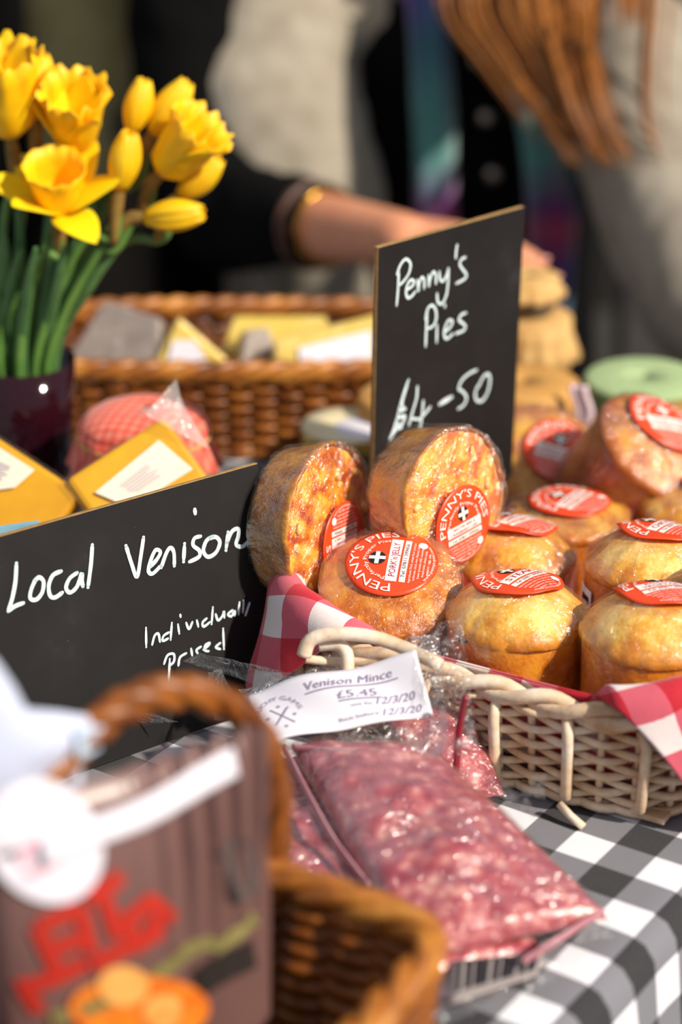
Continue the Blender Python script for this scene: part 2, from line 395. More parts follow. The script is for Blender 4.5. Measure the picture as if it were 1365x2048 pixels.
def crom(pts, n):
    P = [V(p) for p in pts]; out = []; m = len(P)-1
    for i in range(n+1):
        t = i/n*m; k = min(int(t), m-1); f = t-k
        p0, p1, p2, p3 = P[max(k-1, 0)], P[k], P[k+1], P[min(k+2, m)]
        out.append(0.5*((2*p1) + (p2-p0)*f + (2*p0-5*p1+4*p2-p3)*f*f + (3*p1-p0-3*p2+p3)*f**3))
    return out

def remeshed(name, mb, mat, parent, voxel=0.006, smooth=6, world=True):
    if world and parent is not None:
        inv = WM[parent.name].inverted(); mb.v = [inv @ p for p in mb.v]
    me = mb.mesh(name, [mat]); o = bpy.data.objects.new(name, me); COL.objects.link(o)
    r = o.modifiers.new('r', 'REMESH'); r.mode = 'VOXEL'; r.voxel_size = voxel; r.use_smooth_shade = True
    s = o.modifiers.new('s', 'SMOOTH'); s.factor = 0.5; s.iterations = smooth
    bpy.context.view_layer.update()
    dg = bpy.context.evaluated_depsgraph_get(); me2 = bpy.data.meshes.new_from_object(o.evaluated_get(dg))
    o.modifiers.clear(); o.data = me2; me2.name = name
    if not me2.materials: me2.materials.append(mat)
    COL.objects.unlink(o); link(o, parent); bpy.data.meshes.remove(me)
    return o

# ------------------------------------------------------------------ helpers: lettering
TXT = {}
def text2d(s):
    if s not in TXT:
        cu = bpy.data.curves.new('t', 'FONT'); cu.body = s; cu.size = 1.0; cu.resolution_u = 2; cu.align_x = 'LEFT'
        o = bpy.data.objects.new('t', cu); COL.objects.link(o); bpy.context.view_layer.update()
        dg = bpy.context.evaluated_depsgraph_get(); me = bpy.data.meshes.new_from_object(o.evaluated_get(dg))
        vs = [(v.co.x, v.co.y) for v in me.vertices]; fs = [tuple(p.vertices) for p in me.polygons]
        bpy.data.objects.remove(o); bpy.data.curves.remove(cu); bpy.data.meshes.remove(me)
        x0 = min(v[0] for v in vs); x1 = max(v[0] for v in vs)
        TXT[s] = ([(v[0]-x0, v[1]) for v in vs], fs, x1-x0)
    return TXT[s]
def put_text(mb, s, F, x0, x1, y, h, shear=0.0):
    """straight line of text fitted between x0 and x1, baseline y, cap height h, through the map F(u,v)"""
    vs, fs, w = text2d(s); k = (x1-x0)/w
    mb.add([F(x0+a*k+b*h*shear, y+b*h/0.7) for a, b in vs], fs, None, 0, True)
def put_arc(mb, s, F, r, a0, a1, h, inside=False):
    vs, fs, w = text2d(s)
    out = []
    for a, b in vs:
        an = a0+(a1-a0)*a/w; rr = r-b*h/0.7 if inside else r+b*h/0.7
        out.append(F(rr*math.cos(an), rr*math.sin(an)))
    mb.add(out, fs, None, 0, True)
def put_rect(mb, F, x0, x1, y0, y1, nx=10, ny=3):
    mb.grid(lambda u, v: F(x0+(x1-x0)*u, y0+(y1-y0)*v), nx, ny)
def put_disc(mb, F, cx, cy, r, n=20, rings=2):
    vs = [F(cx, cy)]; fs = []
    for j in range(1, rings+1):
        for k in range(n):
            a = 2*PI*k/n; vs.append(F(cx+r*j/rings*math.cos(a), cy+r*j/rings*math.sin(a)))
    for k in range(n): fs.append((0, 1+k, 1+(k+1) % n))
    for j in range(rings-1):
        for k in range(n): fs.append((1+j*n+k, 1+(j+1)*n+k, 1+(j+1)*n+(k+1) % n, 1+j*n+(k+1) % n))
    mb.add(vs, fs)

def sticker(parent, F, L, texts, seed=0):
    """round red sticker of radius L; F(u, v, off) maps flat sticker coordinates to a point in the thing's own space"""
    G = lambda off: (lambda a, b: F(a*L, b*L, off))
    m = MB(); put_disc(m, G(0.0), 0, 0, 1.0, 56, 10)
    st = m.build('sticker', M['red'], parent, world=False, solid=0.0003)
    st['label'] = 'round red printed sticker'
    g = G(0.0005)
    m = MB(); put_rect(m, g, -0.62, 0.62, -0.19, 0.06); put_rect(m, g, -0.62, 0.62, -0.37, -0.24)
    m.build('white_panel', M['white_ink'], st, world=False)
    m = MB(); put_disc(m, g, 0, 0.30, 0.19, 20); m.build('emblem', M['black_ink'], st, world=False)
    g2 = G(0.0008)
    m = MB(); put_rect(m, g2, -0.045, 0.045, 0.12, 0.48, 2, 4); put_rect(m, g2, -0.18, 0.18, 0.255, 0.345, 4, 2)
    m.build('emblem_cross', M['white_ink'], st, world=False)
    m = MB()
    put_arc(m, "PENNY'S PIES", g2, 0.70, math.radians(186), math.radians(-6), 0.20)
    put_arc(m, "Perfectly Proper Pies", g2, 0.52, math.radians(172), math.radians(8), 0.09)
    rows = ["Ingredients: Pork, wheat flour (calcium", "carbonate, niacin, iron, thiamin), lard,", "butter (contains milk), seasoning,", "breadcrumbs, chicken stock,", "pepper, egg, salt."]
    for i, s in enumerate(rows):
        w = 0.62-0.07*i; put_text(m, s, g2, -w, w*0.9, -0.47-0.088*i, 0.05)
    put_arc(m, "www.pennys-pies.com", g2, 0.93, math.radians(236), math.radians(304), 0.065, True)
    put_disc(m, g2, 0.52, -0.62, 0.10, 14, 1)
    m.build('white_lettering', M['white_ink'], st, world=False)
    m = MB()
    if len(texts) == 1: put_text(m, texts[0], g2, -0.50, 0.50, -0.14, 0.145)
    else:
        put_text(m, texts[0], g2, -0.40, 0.40, -0.05, 0.075); put_text(m, texts[1], g2, -0.52, 0.52, -0.165, 0.075)
    m.build('flavour_lettering', M['pink_ink'], st, world=False)
    m = MB(); put_text(m, "Tel: 07811 399456", g2, -0.5, 0.5, -0.345, 0.08); m.build('phone_lettering', M['dark_ink'], st, world=False)
    return st

# ------------------------------------------------------------------ the setting
U = V((0.559, 0.829, 0)).normalized(); N_ = V((-0.829, 0.559, 0)).normalized(); E0 = V((0.196, 1.1087, 0))
def tb(u, m, z=0.0): return E0 + U*u + N_*m + V((0, 0, z))
TU0, TU1, TM1 = -0.62, 0.73, 0.935

tag(obj('floor', lambda m: m.grid(lambda u, v: V((-5+10*u, -2+8*v, -0.75)), 10, 10), M['floor']), kind='structure')
def wall(m):
    m.box((0, 4.4, 0.75), (5, 0.03, 1.5))
wb = tag(obj('wall_back', wall, M['wall']), kind='structure')
for i in range(26):
    x = -2.6+i*0.2
    obj('plank', lambda m: m.box((x, 4.362+0.004*(i % 3), 0.75), (0.097, 0.010, 1.5)), M['wall'], wb, bevel=0.004)

# table with its cloth
RT = Matrix((U, N_, V((0, 0, 1)))).transposed()
tt = thing('trestle_table', 'wooden table carrying the whole display, hidden under the black gingham cloth', 'table', tb(0.1, 0.5, -0.75))
obj('table_top', lambda m: m.box(tb((TU0+TU1)/2, TM1/2, -0.0175), ((TU1-TU0)/2-0.020, TM1/2-0.020, 0.0145), RT), M['wood'], tt, bevel=0.003)
for a in (TU0+0.08, TU1-0.08):
    for b in (0.08, TM1-0.08):
        obj('leg', lambda m: m.box(tb(a, b, -0.39), (0.025, 0.025, 0.358), RT), M['wood'], tt, bevel=0.003)

def cloth_fn():
    mb = MB(); DROP = 0.30; RB = 0.018
    def prof(t, lim):
        # arc-length t measured outward from an edge inset RB: returns (out, dz)
        if t <= 0: return t, 0.0
        a = t/RB
        if a < PI/2: return RB*math.sin(a), -(RB-RB*math.cos(a))
        d = t-RB*PI/2
        return RB + 0.012*math.sin(d*9), -RB-d
    def fn(u, v):
        a = TU0-0.26 + (TU1-TU0+0.52)*u; b = -DROP + (TM1+2*DROP)*v
        z = 0.0
        def one(x, lo, hi):
            if x < lo+RB:
                o, dz = prof(lo+RB-x, 0); return lo+RB-o, dz
            if x > hi-RB:
                o, dz = prof(x-hi+RB, 0); return hi-RB+o, dz
            return x, 0.0
        a2, d1 = one(a, TU0, TU1); b2, d2 = one(b, 0, TM1)
        p = tb(a2, b2, min(d1, d2)); n = noise.noise(V((a*7, b*7, 0)))
        if d2 < -0.02 and d1 > -0.02: p += N_*(-1 if b < 0.3 else 1)*(0.006+0.006*math.sin(a*38+n*2))*min(1, -d2*6)
        if d1 > -0.01 and d2 > -0.01: p.z += 0.0006+0.0006*n
        return p
    def uvf(u, v): return (TU0-0.26 + (TU1-TU0+0.52)*u + 0.004, -DROP + (TM1+2*DROP)*v + 0.012)
    mb.grid(fn, 150, 150, uvf)
    o = mb.build('tablecloth', M['ging_black'])
    return tag(o, 'black and white gingham tablecloth under everything, falling over the table edge', 'tablecloth')
cloth_fn()

# ------------------------------------------------------------------ wicker
def superell(a, b, e, th):
    c, s = math.cos(th), math.sin(th)
    return a*math.copysign(abs(c)**(2/e), c), b*math.copysign(abs(s)**(2/e), s)
def perim(a, b, e, n):
    raw = [superell(a, b, e, 2*PI*i/2000) for i in range(2001)]; acc = [0]
    for i in range(2000): acc.append(acc[-1]+math.hypot(raw[i+1][0]-raw[i][0], raw[i+1][1]-raw[i][1]))
    out = []; j = 0
    for k in range(n):
        t = acc[-1]*k/n
        while acc[j+1] < t: j += 1
        f = (t-acc[j])/max(acc[j+1]-acc[j], 1e-9)
        out.append((raw[j][0]+(raw[j+1][0]-raw[j][0])*f, raw[j][1]+(raw[j+1][1]-raw[j][1])*f))
    return out, acc[-1]
def wicker_basket(root, c, ang, a, b, e, h, flare, nst, rows, rw, rs, mat, rim_r, rim_n=3, outer=0, mat_rim=None, rimz=None, sub=4, z0=0.004):
    """woven basket in world coordinates: stakes, one weaver per row, floor weave and a twisted rim"""
    R2 = Matrix.Rotation(ang, 3, 'Z'); c = V(c); mat_rim = mat_rim or mat
    base, per = perim(a, b, e, nst*sub)
    def P(i, t, off=0.0):
        x, y = base[i % len(base)]; k = 1+flare*t
        q = V((x*k, y*k, 0)); nrm = V((x/(a*a), y/(b*b), 0)).normalized()
        return c + R2 @ (q+nrm*off) + V((0, 0, z0+h*t + (rimz(R2 @ q + c)*t if rimz else 0)))
    amp = rs+rw*0.7
    for k in range(rows):
        t = (k+0.5)/rows; path = []
        for i in range(len(base)):
            ph = PI*i/sub + PI*(k % 2); path.append(P(i, t, amp*math.cos(ph)) + V((0, 0, rw*0.35*noise.noise(V((i*0.11, k*3.1, 0))))))
        obj('weaver', lambda m: m.ring(path, rw*random.uniform(0.9, 1.1), 6), mat, root)
    for j in range(nst):
        i = j*sub + (0)
        obj('stake', lambda m: m.tube([P(i, q/6, 0) for q in range(7)], rs, 6), mat, root)
    if outer:
        for j in range(outer):
            i = int((j+0.5)*len(base)/outer)
            obj('outer_stake', lambda m: m.tube(crom([P(i, 0.08, 0.002), P(i, 0.14, amp+rw+rs*0.8), P(i, 0.5, amp+rw+rs*1.4), P(i, 0.86, amp+rw+rs*1.2), P(i, 0.97, rs*0.5)], 12), lambda s: rs*(1.5-0.15*s), 8), mat, root)
    for q in range(rim_n):
        path = []
        nt = max(6, nst//3)
        for i in range(len(base)):
            an = 2*PI*(i/len(base)*nt + q/rim_n)
            path.append(P(i, 1.0, rim_r*0.95*math.cos(an)) + V((0, 0, rim_r*0.95*math.sin(an)+rim_r)))
        obj('rim_cane', lambda m: m.ring(path, rim_r, 7), mat_rim, root)
    for q in range(2):
        path = [P(i, 0.0, rw*1.2*math.cos(PI*i/sub+PI*q)) + V((0, 0, rw*0.8)) for i in range(len(base))]
        obj('base_cane', lambda m: m.ring(path, rw*1.25, 6), mat, root)
    nf = 12
    for q in range(nf):
        y = -b+2*b*(q+0.5)/nf; xs = [p[0] for p in base if abs(p[1]-y) < b/nf]; x = max(xs) if xs else a*0.5
        obj('floor_slat', lambda m: m.box(c + R2 @ V((0, y, 0)) + V((0, 0, z0+0.003)), (x*0.98, b/nf*0.92, 0.0018), R2), mat, root)
    return P

# ------------------------------------------------------------------ pale basket with red gingham lining
BA = math.radians(-30); BE1 = V((math.cos(BA), math.sin(BA), 0)); BE2 = V((-math.sin(BA), math.cos(BA), 0))
BL, BW = 0.315, 0.405
BF = V((-0.060, 1.338, 0))                       # front-left corner of the rim
BC = BF + BE1*BL/2 + BE2*BW/2
def bloc(p): d = V((p[0], p[1], 0))-V((BC.x, BC.y, 0)); return d.dot(BE1), d.dot(BE2)
pb = thing('wicker_basket', 'pale whitewashed willow basket full of pies, lined with red gingham', 'basket', BC)
PB = wicker_basket(pb, BC, BA, BL/2*0.95, BW/2*0.95, 5.5, 0.066, 0.05, 56, 11, 0.0027, 0.0026, M['wick_white'], 0.0046, 2, outer=28)
# loose handle canes at the front left
for pts, r in (([(608, 1312, 1.262), (622, 1280, 1.264), (668, 1268, 1.264), (735, 1272, 1.262), (800, 1292, 1.258), (880, 1330, 1.24)], 0.0046),
               ([(640, 1290, 1.268), (676, 1290, 1.266), (694, 1308, 1.262), (696, 1350, 1.256)], 0.0042),
               ([(612, 1318, 1.268), (650, 1322, 1.268), (700, 1326, 1.27)], 0.0030),
               ([(690, 1318, 1.27), (760, 1330, 1.262), (850, 1352, 1.248)], 0.0035)):
    obj('handle_cane', lambda m: m.tube(crom([aty(*p) for p in pts], 20), r, 8), M['wick_white'], pb)
# stray cane end at the foot
obj('cane_end', lambda m: m.tube([atz(1120, 1608, 0.012), atz(1142, 1632, 0.008), atz(1168, 1654, 0.004)], 0.0026, 6), M['wick_white'], pb)

TA, TBC, PKC = atd(655, 1050, 1.53), atd(906, 1000, 1.535), atd(782, 1166, 1.495)
BUMPS = [(TA.x-0.014, TA.y+0.008, TA.z-0.0560-0.020, 0.030), (TBC.x-0.012, TBC.y+0.012, TBC.z-0.0505-0.020, 0.032), (PKC.x, PKC.y+0.018, 0.024, 0.036)]
def lining():
    n = 240; out, per = perim(BL/2*0.955, BW/2*0.955, 5.5, n); RZ = 0.080
    R2 = Matrix.Rotation(BA, 3, 'Z')
    def drop(i):
        x, y = out[i % n]
        p = R2 @ V((x, y, 0)) + BC
        d = -0.02
        dl = (p - (BF + BE1*0.030 + BE2*0.020)).length
        d = max(d, 0.075*math.exp(-(dl/0.046)**2) - 0.012)
        dr = (p - (BF + BE1*(BL-0.004) + BE2*0.042)).length
        d = max(d, 0.105*math.exp(-(dr/0.050)**2) - 0.012)
        return d + 0.006*noise.noise(V((i*0.09, 0, 0)))
    def fn(u, v):
        i = int(round(u*n)) % n; x, y = out[i]; dr = drop(i)
        nrm = V((x/(BL*BL), y/(BW*BW), 0)).normalized()
        wob = noise.noise(V((x*30, y*30, v*3)))
        if v < 0.4:
            k = v/0.4; q = V((x*k*0.93, y*k*0.93, 0.018 + 0.002*noise.noise(V((x*k*40, y*k*40, 1)))))
            w_ = R2 @ q + BC
            q.z += max(hh*min(1.0, 1.6*math.exp(-((w_.x-bx_)**2+(w_.y-by_)**2)/(sg*sg)))*min(1.0, (1-k)*9) for bx_, by_, hh, sg in BUMPS)
        elif v < 0.65:
            k = (v-0.4)/0.25
            q = V((x, y, 0))*(0.93+0.05*k) + V((0, 0, 0.018+(RZ-0.018)*k)) + nrm*0.003*wob*(1-k)
        else:
            k = (v-0.65)/0.35
            if dr <= 0: q = V((x, y, 0))*0.98 - nrm*0.002*k + V((0, 0, RZ + dr*0.5*k))
            else:
                t = k*(0.034+dr); A = 0.0135; an = min(t/A, PI)
                o = A*(1-math.cos(an)); zz = A*math.sin(an)*0.95
                rest = max(0, t-A*PI)
                f = 0.012*math.sin(i*0.33+wob)*min(1, rest*22)
                puff = 0.010*min(1, dr*20)*math.sin(an)
                q = V((x, y, 0))*0.98 + nrm*(o+0.003+rest*0.20+f*0.6) + V((0, 0, RZ+0.002+zz+puff-rest))
        return R2 @ q + BC
    def uvf(u, v):
        i = int(round(u*n)); x, y = out[i % n]
        if v < 0.4: k = v/0.4; return (x*k, y*k)
        return (u*per, 0.1 + (0.062*(v-0.4)/0.25 if v < 0.65 else 0.062+(0.034+max(0.0, drop(i)))*(v-0.65)/0.35))
    mb = MB(); mb.grid(fn, n, 60, uvf)
    o = mb.build('lining_cloth', M['ging_red'], pb, solid=0.0009)
    o['label'] = 'red and white gingham lining cloth'
lining()

# ------------------------------------------------------------------ pies
def axes(z, yhint=V((0, 0, 1)), spin=0.0):
    z = V(z).normalized(); yh = V(yhint); y = (yh - z*yh.dot(z)).normalized(); x = y.cross(z)
    m = Matrix((x, y, z)).transposed() @ Matrix.Rotation(spin, 3, 'Z')
    return m
def pie(name, label, rim, axis=(0, 0, 1), R=0.045, hs=0.062, dome=0.016, seed=0, spin=0.0, L=0.0365, loff=(0, 0), texts=("STEAK",), lid='lid', side='crust_side', lift=1.0, squash=0.0, group=None, top=True):
    rot = axes(axis, V((0, 1, 0)) if abs(V(axis).normalized().z) > 0.5 else V((0, 0, 1)))
    mw = Matrix.Translation(V(rim) - rot @ V((0, 0, hs))) @ rot.to_4x4()
    t = thing(name, label, 'pie', mw, group)
    sd = V((seed*3.7, seed*1.3, seed*0.7))
    def dis(p, a):
        r = V((p.x, p.y, 0)); r.normalize()
        k = noise.noise(V((math.cos(a)*1.6, math.sin(a)*1.6, p.z*30))+sd)
        k2 = noise.noise(V((math.cos(a)*7, math.sin(a)*7, p.z*140))+sd)
        return p + r*(0.0011*k+0.0004*k2)
    prof = [(0.02*R, 0.0)]+[(R*(0.94-0.03*(1-q)), 0.002*(1-q)) for q in (0.5, 1)] + [(R*(0.945+0.05*(q/12)+squash*math.sin(PI*q/12))*(0.972 if q == 12 else 0.985 if q == 11 else 1.0), hs*q/12) for q in range(13)] + [(0.8*R, hs+0.001), (0.02*R, hs+0.001)]
    m = MB(); m.lathe(prof, 72, dis); m.build('pastry_case', M[side], t, world=False)
    def zt(r):
        k = min(r/R, 1.0); return hs + dome*(1-k**2.9)*(1-0.12*k)
    def ldis(p, a):
        rr = math.hypot(p.x, p.y); k = rr/R
        e = noise.noise(V((math.cos(a)*2.4, math.sin(a)*2.4, 3))+sd)
        f = noise.noise(V((p.x*90, p.y*90, 5))+sd)
        r = V((p.x, p.y, 0)); r = r.normalized() if r.length > 1e-6 else r
        cr = math.sin(a*22+seed)*0.0005*max(0, k-0.8)*5
        return p + r*(0.0016*e*k**3+cr) + V((0, 0, 0.0010*f + 0.0026*e*max(0, k-0.6)*2.0 + cr))
    lp = [(R*q/18*1.0, zt(R*q/18)) for q in range(0, 19)]; lp[0] = (0.0004, zt(0))
    lp += [(R*1.008, hs-0.0020), (R*1.008, hs-0.0042), (R*0.995, hs-0.0056), (R*0.94, hs-0.004)]
    m = MB(); m.lathe(lp, 84, ldis); m.build('pastry_lid', M[lid], t, world=False)
    # cling film
    fp = [(0.0004, zt(0)+0.0022)]+[(R*q/14, zt(R*q/14)+0.0022) for q in range(1, 14)] + [(R*1.015, hs+0.0035), (R*1.028, hs-0.002)] + [(R*(1.026-0.045*q/8), hs*(1-q/8)*0.97+0.0005) for q in range(1, 9)]
    def fdis(p, a):
        r = V((p.x, p.y, 0)); r = r.normalized() if r.length > 1e-6 else r
        w = noise.noise(V((math.cos(a)*9, math.sin(a)*9, p.z*12))+sd)
        return p + r*max(-0.0006, 0.0011*w) + V((0, 0, 0.0006*w))
    m = MB(); m.lathe(fp, 96, fdis)
    fo = m.build('cling_film', M['film_rad'], t, world=False); fo['label'] = 'clear cling film wrap'
    # sticker
    cs, sn = math.cos(spin), math.sin(spin); ph = seed*1.9
    def F(u, v, off):
        x = u*cs-v*sn+loff[0]; y = u*sn+v*cs+loff[1]; r = math.hypot(x, y); q = math.hypot(u, v)/L; a = math.atan2(v, u)
        w = lift*(0.0024*q**3*(0.65+0.5*math.sin(3*a+ph)+0.3*math.sin(5*a+ph*2)))
        return V((x, y, zt(min(r, R))+0.0030+off+max(w, -0.0004)))
    sticker(t, F, L, texts, seed)
    return t

def at_rim(px, py, d): return atd(px, py, d)
pie('steak_pie', 'pale golden pie at the basket front, second from the right edge, wavy sticker', at_rim(1036, 1226, 1.466), hs=0.066, seed=1, spin=math.radians(52), L=0.0298, loff=(0.000, 0.010), dome=0.021, texts=("STEAK",))
pie('lamb_pie', 'golden pie right behind the frontmost pale pie, sticker hanging wavy to the right', at_rim(1021, 1108, 1.577), hs=0.062, seed=2, spin=math.radians(50), L=0.0298, loff=(0.004, 0.013), dome=0.021, texts=("LAMB & MINT",), lid='lid_gold')
pie('large_pie', 'tall golden pie at the basket front beside the right picture edge and gingham corner', at_rim(1312, 1258, 1.43), hs=0.078, R=0.0465, seed=3, spin=math.radians(24), L=0.0305, loff=(0.004, 0.013), texts=("ROASTED", "VEGETABLE"), lid='lid', dome=0.024)
cp = pie('chicken_pie', 'pie with dark split under its lid and white label on its side, right row', at_rim(1306, 1122, 1.53), hs=0.072, seed=4, spin=math.radians(56), L=0.0298, loff=(0.006, 0.013), dome=0.021, texts=("CHICKEN",), lid='lid', side='crust_side')
pie('pork_pie', 'low squat glossy pork pie between the two upright tarts and the basket rim', at_rim(782, 1166, 1.495), axis=(-0.04, -0.40, 0.91), hs=0.044, R=0.0465, dome=0.012, seed=5, spin=math.radians(80), L=0.0305, loff=(0.001, 0.008), texts=("PORK'n'JELLY",), lid='lid_brown', side='crust_side', lift=0.2, squash=0.03)
pie('browned_pie', 'darker browned pie with flat sticker beside the tall blackboard, bacon bulging at left', at_rim(1136, 1028, 1.65), hs=0.056, R=0.0448, dome=0.008, seed=6, spin=math.radians(58), L=0.0300, loff=(0.001, 0.005), texts=("CHICKEN & HAM",), lid='lid_gold', side='crust_dark', lift=0.3)
pie('tilted_pie', 'large pie tipped on its side at the top right of the pile', at_rim(1318, 894, 1.69), axis=(0.46, -0.34, 0.79), hs=0.070, R=0.050, dome=0.012, seed=7, spin=math.radians(28), L=0.031, loff=(-0.003, 0.016), texts=("STEAK & ALE",), lid='lid_brown', side='crust_dark', lift=0.7)
pie('propped_pie', 'pale pie tilted towards the viewer behind the tall blackboard, glare on its sticker', at_rim(1086, 926, 1.755), axis=(0.06, -0.66, 0.75), hs=0.048, R=0.049, dome=0.012, seed=8, spin=math.radians(-12), L=0.027, loff=(0.010, 0.006), texts=("CHEESE & ONION",), lid='lid_gold', lift=0.3)
pie('spotted_pie', 'small browned pie half cut by the right edge, under the tipped pie', at_rim(1402, 1018, 1.665), axis=(0.1, -0.12, 0.98), hs=0.046, R=0.0445, dome=0.016, seed=9, spin=math.radians(70), L=0.030, loff=(0.012, 0.014), texts=("PORK",), lid='lid_gold')
pie('wrapped_pie', 'crinkly wrapped pie just peeping in at the right edge between two right pies', at_rim(1462, 1186, 1.475), hs=0.064, R=0.0445, dome=0.012, seed=10, spin=math.radians(70), L=0.030, loff=(0.0, 0.0), texts=("PORK",), lid='lid_brown')
# white side label of the chicken pie
def side_label():
    m = MB(); a0 = math.radians(186)
    F = lambda u, v, o=0.0: V(((0.0462+o)*math.cos(a0+u), (0.0462+o)*math.sin(a0+u), v))
    m.grid(lambda u, v: F(-0.10+0.42*u, 0.012+0.046*v), 10, 4)
    s = m.build('side_label', M['paper'], cp, world=False, solid=0.0003); s['label'] = 'small white side label'
    m = MB()
    for i, (a, b, z) in enumerate(((0.02, 0.26, 0.048), (0.02, 0.2, 0.026))):
        m.grid(lambda u, v: F(a+(b-a)*u, z+0.005*v, 0.0006), 5, 1)
    m.build('label_print', M['black_ink'], s, world=False)
side_label()
# dark filling that has leaked from under the tipped pie's lid and bacon at the browned pie
def ooze(pname, spots):
    t = bpy.data.objects[pname]
    for (a, z, R, r) in spots:
        obj('filling_leak', lambda m: m.blob((R*math.cos(a), R*math.sin(a), z), r, 12, 8, 0.5, a), M['jelly'], t, world=False)
ooze('tilted_pie', [(math.radians(-75), 0.064, 0.049, (0.011, 0.006, 0.004))])
ooze('chicken_pie', [(math.radians(-80), 0.066, 0.0425, (0.017, 0.004, 0.0028))])
ooze('steak_pie', [(math.radians(-143), 0.0605, 0.0435, (0.006, 0.004, 0.0012))])
bp = bpy.data.objects['browned_pie']
M['bacon'] = plain('baked_bacon', rgb(120, 62, 48), 0.4, rgb(84, 40, 30), 120, 0.4)
for k, a in enumerate((172, 192, 208)):
    a = math.radians(a); obj('bacon_bulge', lambda m: m.blob((0.043*math.cos(a), 0.043*math.sin(a), 0.054), (0.010, 0.008, 0.006), 12, 8, 0.6, k), M['bacon'], bp, world=False)

def tart(name, label, c, axis, R, h, spin, L, loff, texts, filling, seed, roll=0.0):
    rot = axes(axis, V((0, 0, 1)), roll); mw = Matrix.Translation(V(c) - rot @ V((0, 0, h))) @ rot.to_4x4()
    t = thing(name, label, 'tart', mw); sd = V((seed*2.7, seed, 1))
    def dis(p, a):
        r = V((p.x, p.y, 0)); r = r.normalized() if r.length > 1e-6 else r
        k = noise.noise(V((math.cos(a)*1.5, math.sin(a)*1.5, p.z*24))+sd); k2 = noise.noise(V((math.cos(a)*8, math.sin(a)*8, p.z*160))+sd)
        return p + r*(0.0018*k+0.0005*k2) + V((0, 0, 0.0018*k2*(p.z/h)))
    prof = [(0.01*R, 0)] + [(R*q/5*0.86, 0) for q in range(1, 6)] + [(R*0.885, 0.0022)] + [(R*(0.885+0.11*q/10), 0.0022+(h-0.0022)*q/10) for q in range(1, 11)] + [(R*0.985, h+0.0022), (R*0.962, h+0.0026), (R*0.94, h+0.0006), (R*0.925, h-0.003)]
    m = MB(); m.lathe(prof, 84, dis); m.build('pastry_case', M['tart_crust'], t, world=False)
    def fz(x, y):
        r = math.hypot(x, y)/R
        return h-0.001 + 0.0045*(1-r**3) + 0.0024*noise.noise(V((x*75, y*75, 0))+sd) + 0.0012*noise.noise(V((x*190, y*190, 0))+sd)
    def fdis(p, a): return V((p.x, p.y, fz(p.x, p.y)))
    m = MB(); m.lathe([(0.0003, h)]+[(R*0.945*q/26, h) for q in range(1, 27)], 84, fdis)
    fl = m.build('filling', M[filling], t, world=False); fl['label'] = 'browned egg and cheese filling'
    rnd = random.Random(seed)
    for k in range(9):
        a = rnd.uniform(0, 2*PI); r = R*rnd.uniform(0.5, 0.88); x, y = r*math.cos(a), r*math.sin(a)
        obj('cheese_shred', lambda m: m.blob((x, y, fz(x, y)+0.0006), (rnd.uniform(0.002, 0.004), rnd.uniform(0.002, 0.006), 0.0018), 8, 6, 0.6, k), M['cheese_bits'], fl, world=False)
    fp = [(0.0004, h+0.0072)]+[(R*0.93*q/12, h+0.0072-0.003*(q/12)**3) for q in range(1, 13)] + [(R*1.0, h+0.0045), (R*1.02, h+0.001)] + [(R*(1.018-0.10*q/8), h*(1-q/8)) for q in range(1, 9)] + [(R*0.8, -0.001), (0.0004, -0.001)]
    def gdis(p, a):
        r = V((p.x, p.y, 0)); r = r.normalized() if r.length > 1e-6 else r
        w = noise.noise(V((math.cos(a)*6, math.sin(a)*6, p.z*20))+sd)
        return p + r*max(-0.0006, 0.0018*w) + V((0, 0, 0.0010*w if p.z > h*0.5 else 0))
    m = MB(); m.lathe(fp, 96, gdis); o = m.build('cling_film', M['film'], t, world=False); o['label'] = 'clear cling film wrap'
    cs, sn = math.cos(spin), math.sin(spin)
    def F(u, v, off):
        x = u*cs-v*sn+loff[0]; y = u*sn+v*cs+loff[1]; q = math.hypot(u, v)/L
        return V((x, y, h+0.0085-0.0025*(math.hypot(x, y)/R)**2+off))
    sticker(t, F, L, texts, seed)
    return t
def facing(azim, tilt):
    """axis pointing azim degrees to the right of straight-to-camera, tipped up by tilt degrees"""
    a, b = math.radians(azim), math.radians(tilt)
    return V((math.sin(a)*math.cos(b), -math.cos(a)*math.cos(b), math.sin(b)))
tart('leek_tart', 'tall tart stood on edge beside the low venison blackboard, sticker upside down', atd(655, 1050, 1.53), facing(60, 6), 0.0560, 0.031, math.radians(172), 0.0270, (0.006, -0.013), ("CHEDDAR", "& LEEK TART"), 'filling_a', 11)
tart('bacon_tart', 'tart stood on edge against the tall blackboard, sticker upright', atd(906, 1000, 1.535), facing(46, 8), 0.0505, 0.036, math.radians(4), 0.0270, (0.000, -0.016), ("BACON BRIE &", "CRANBERRY TART"), 'filling_b', 12)

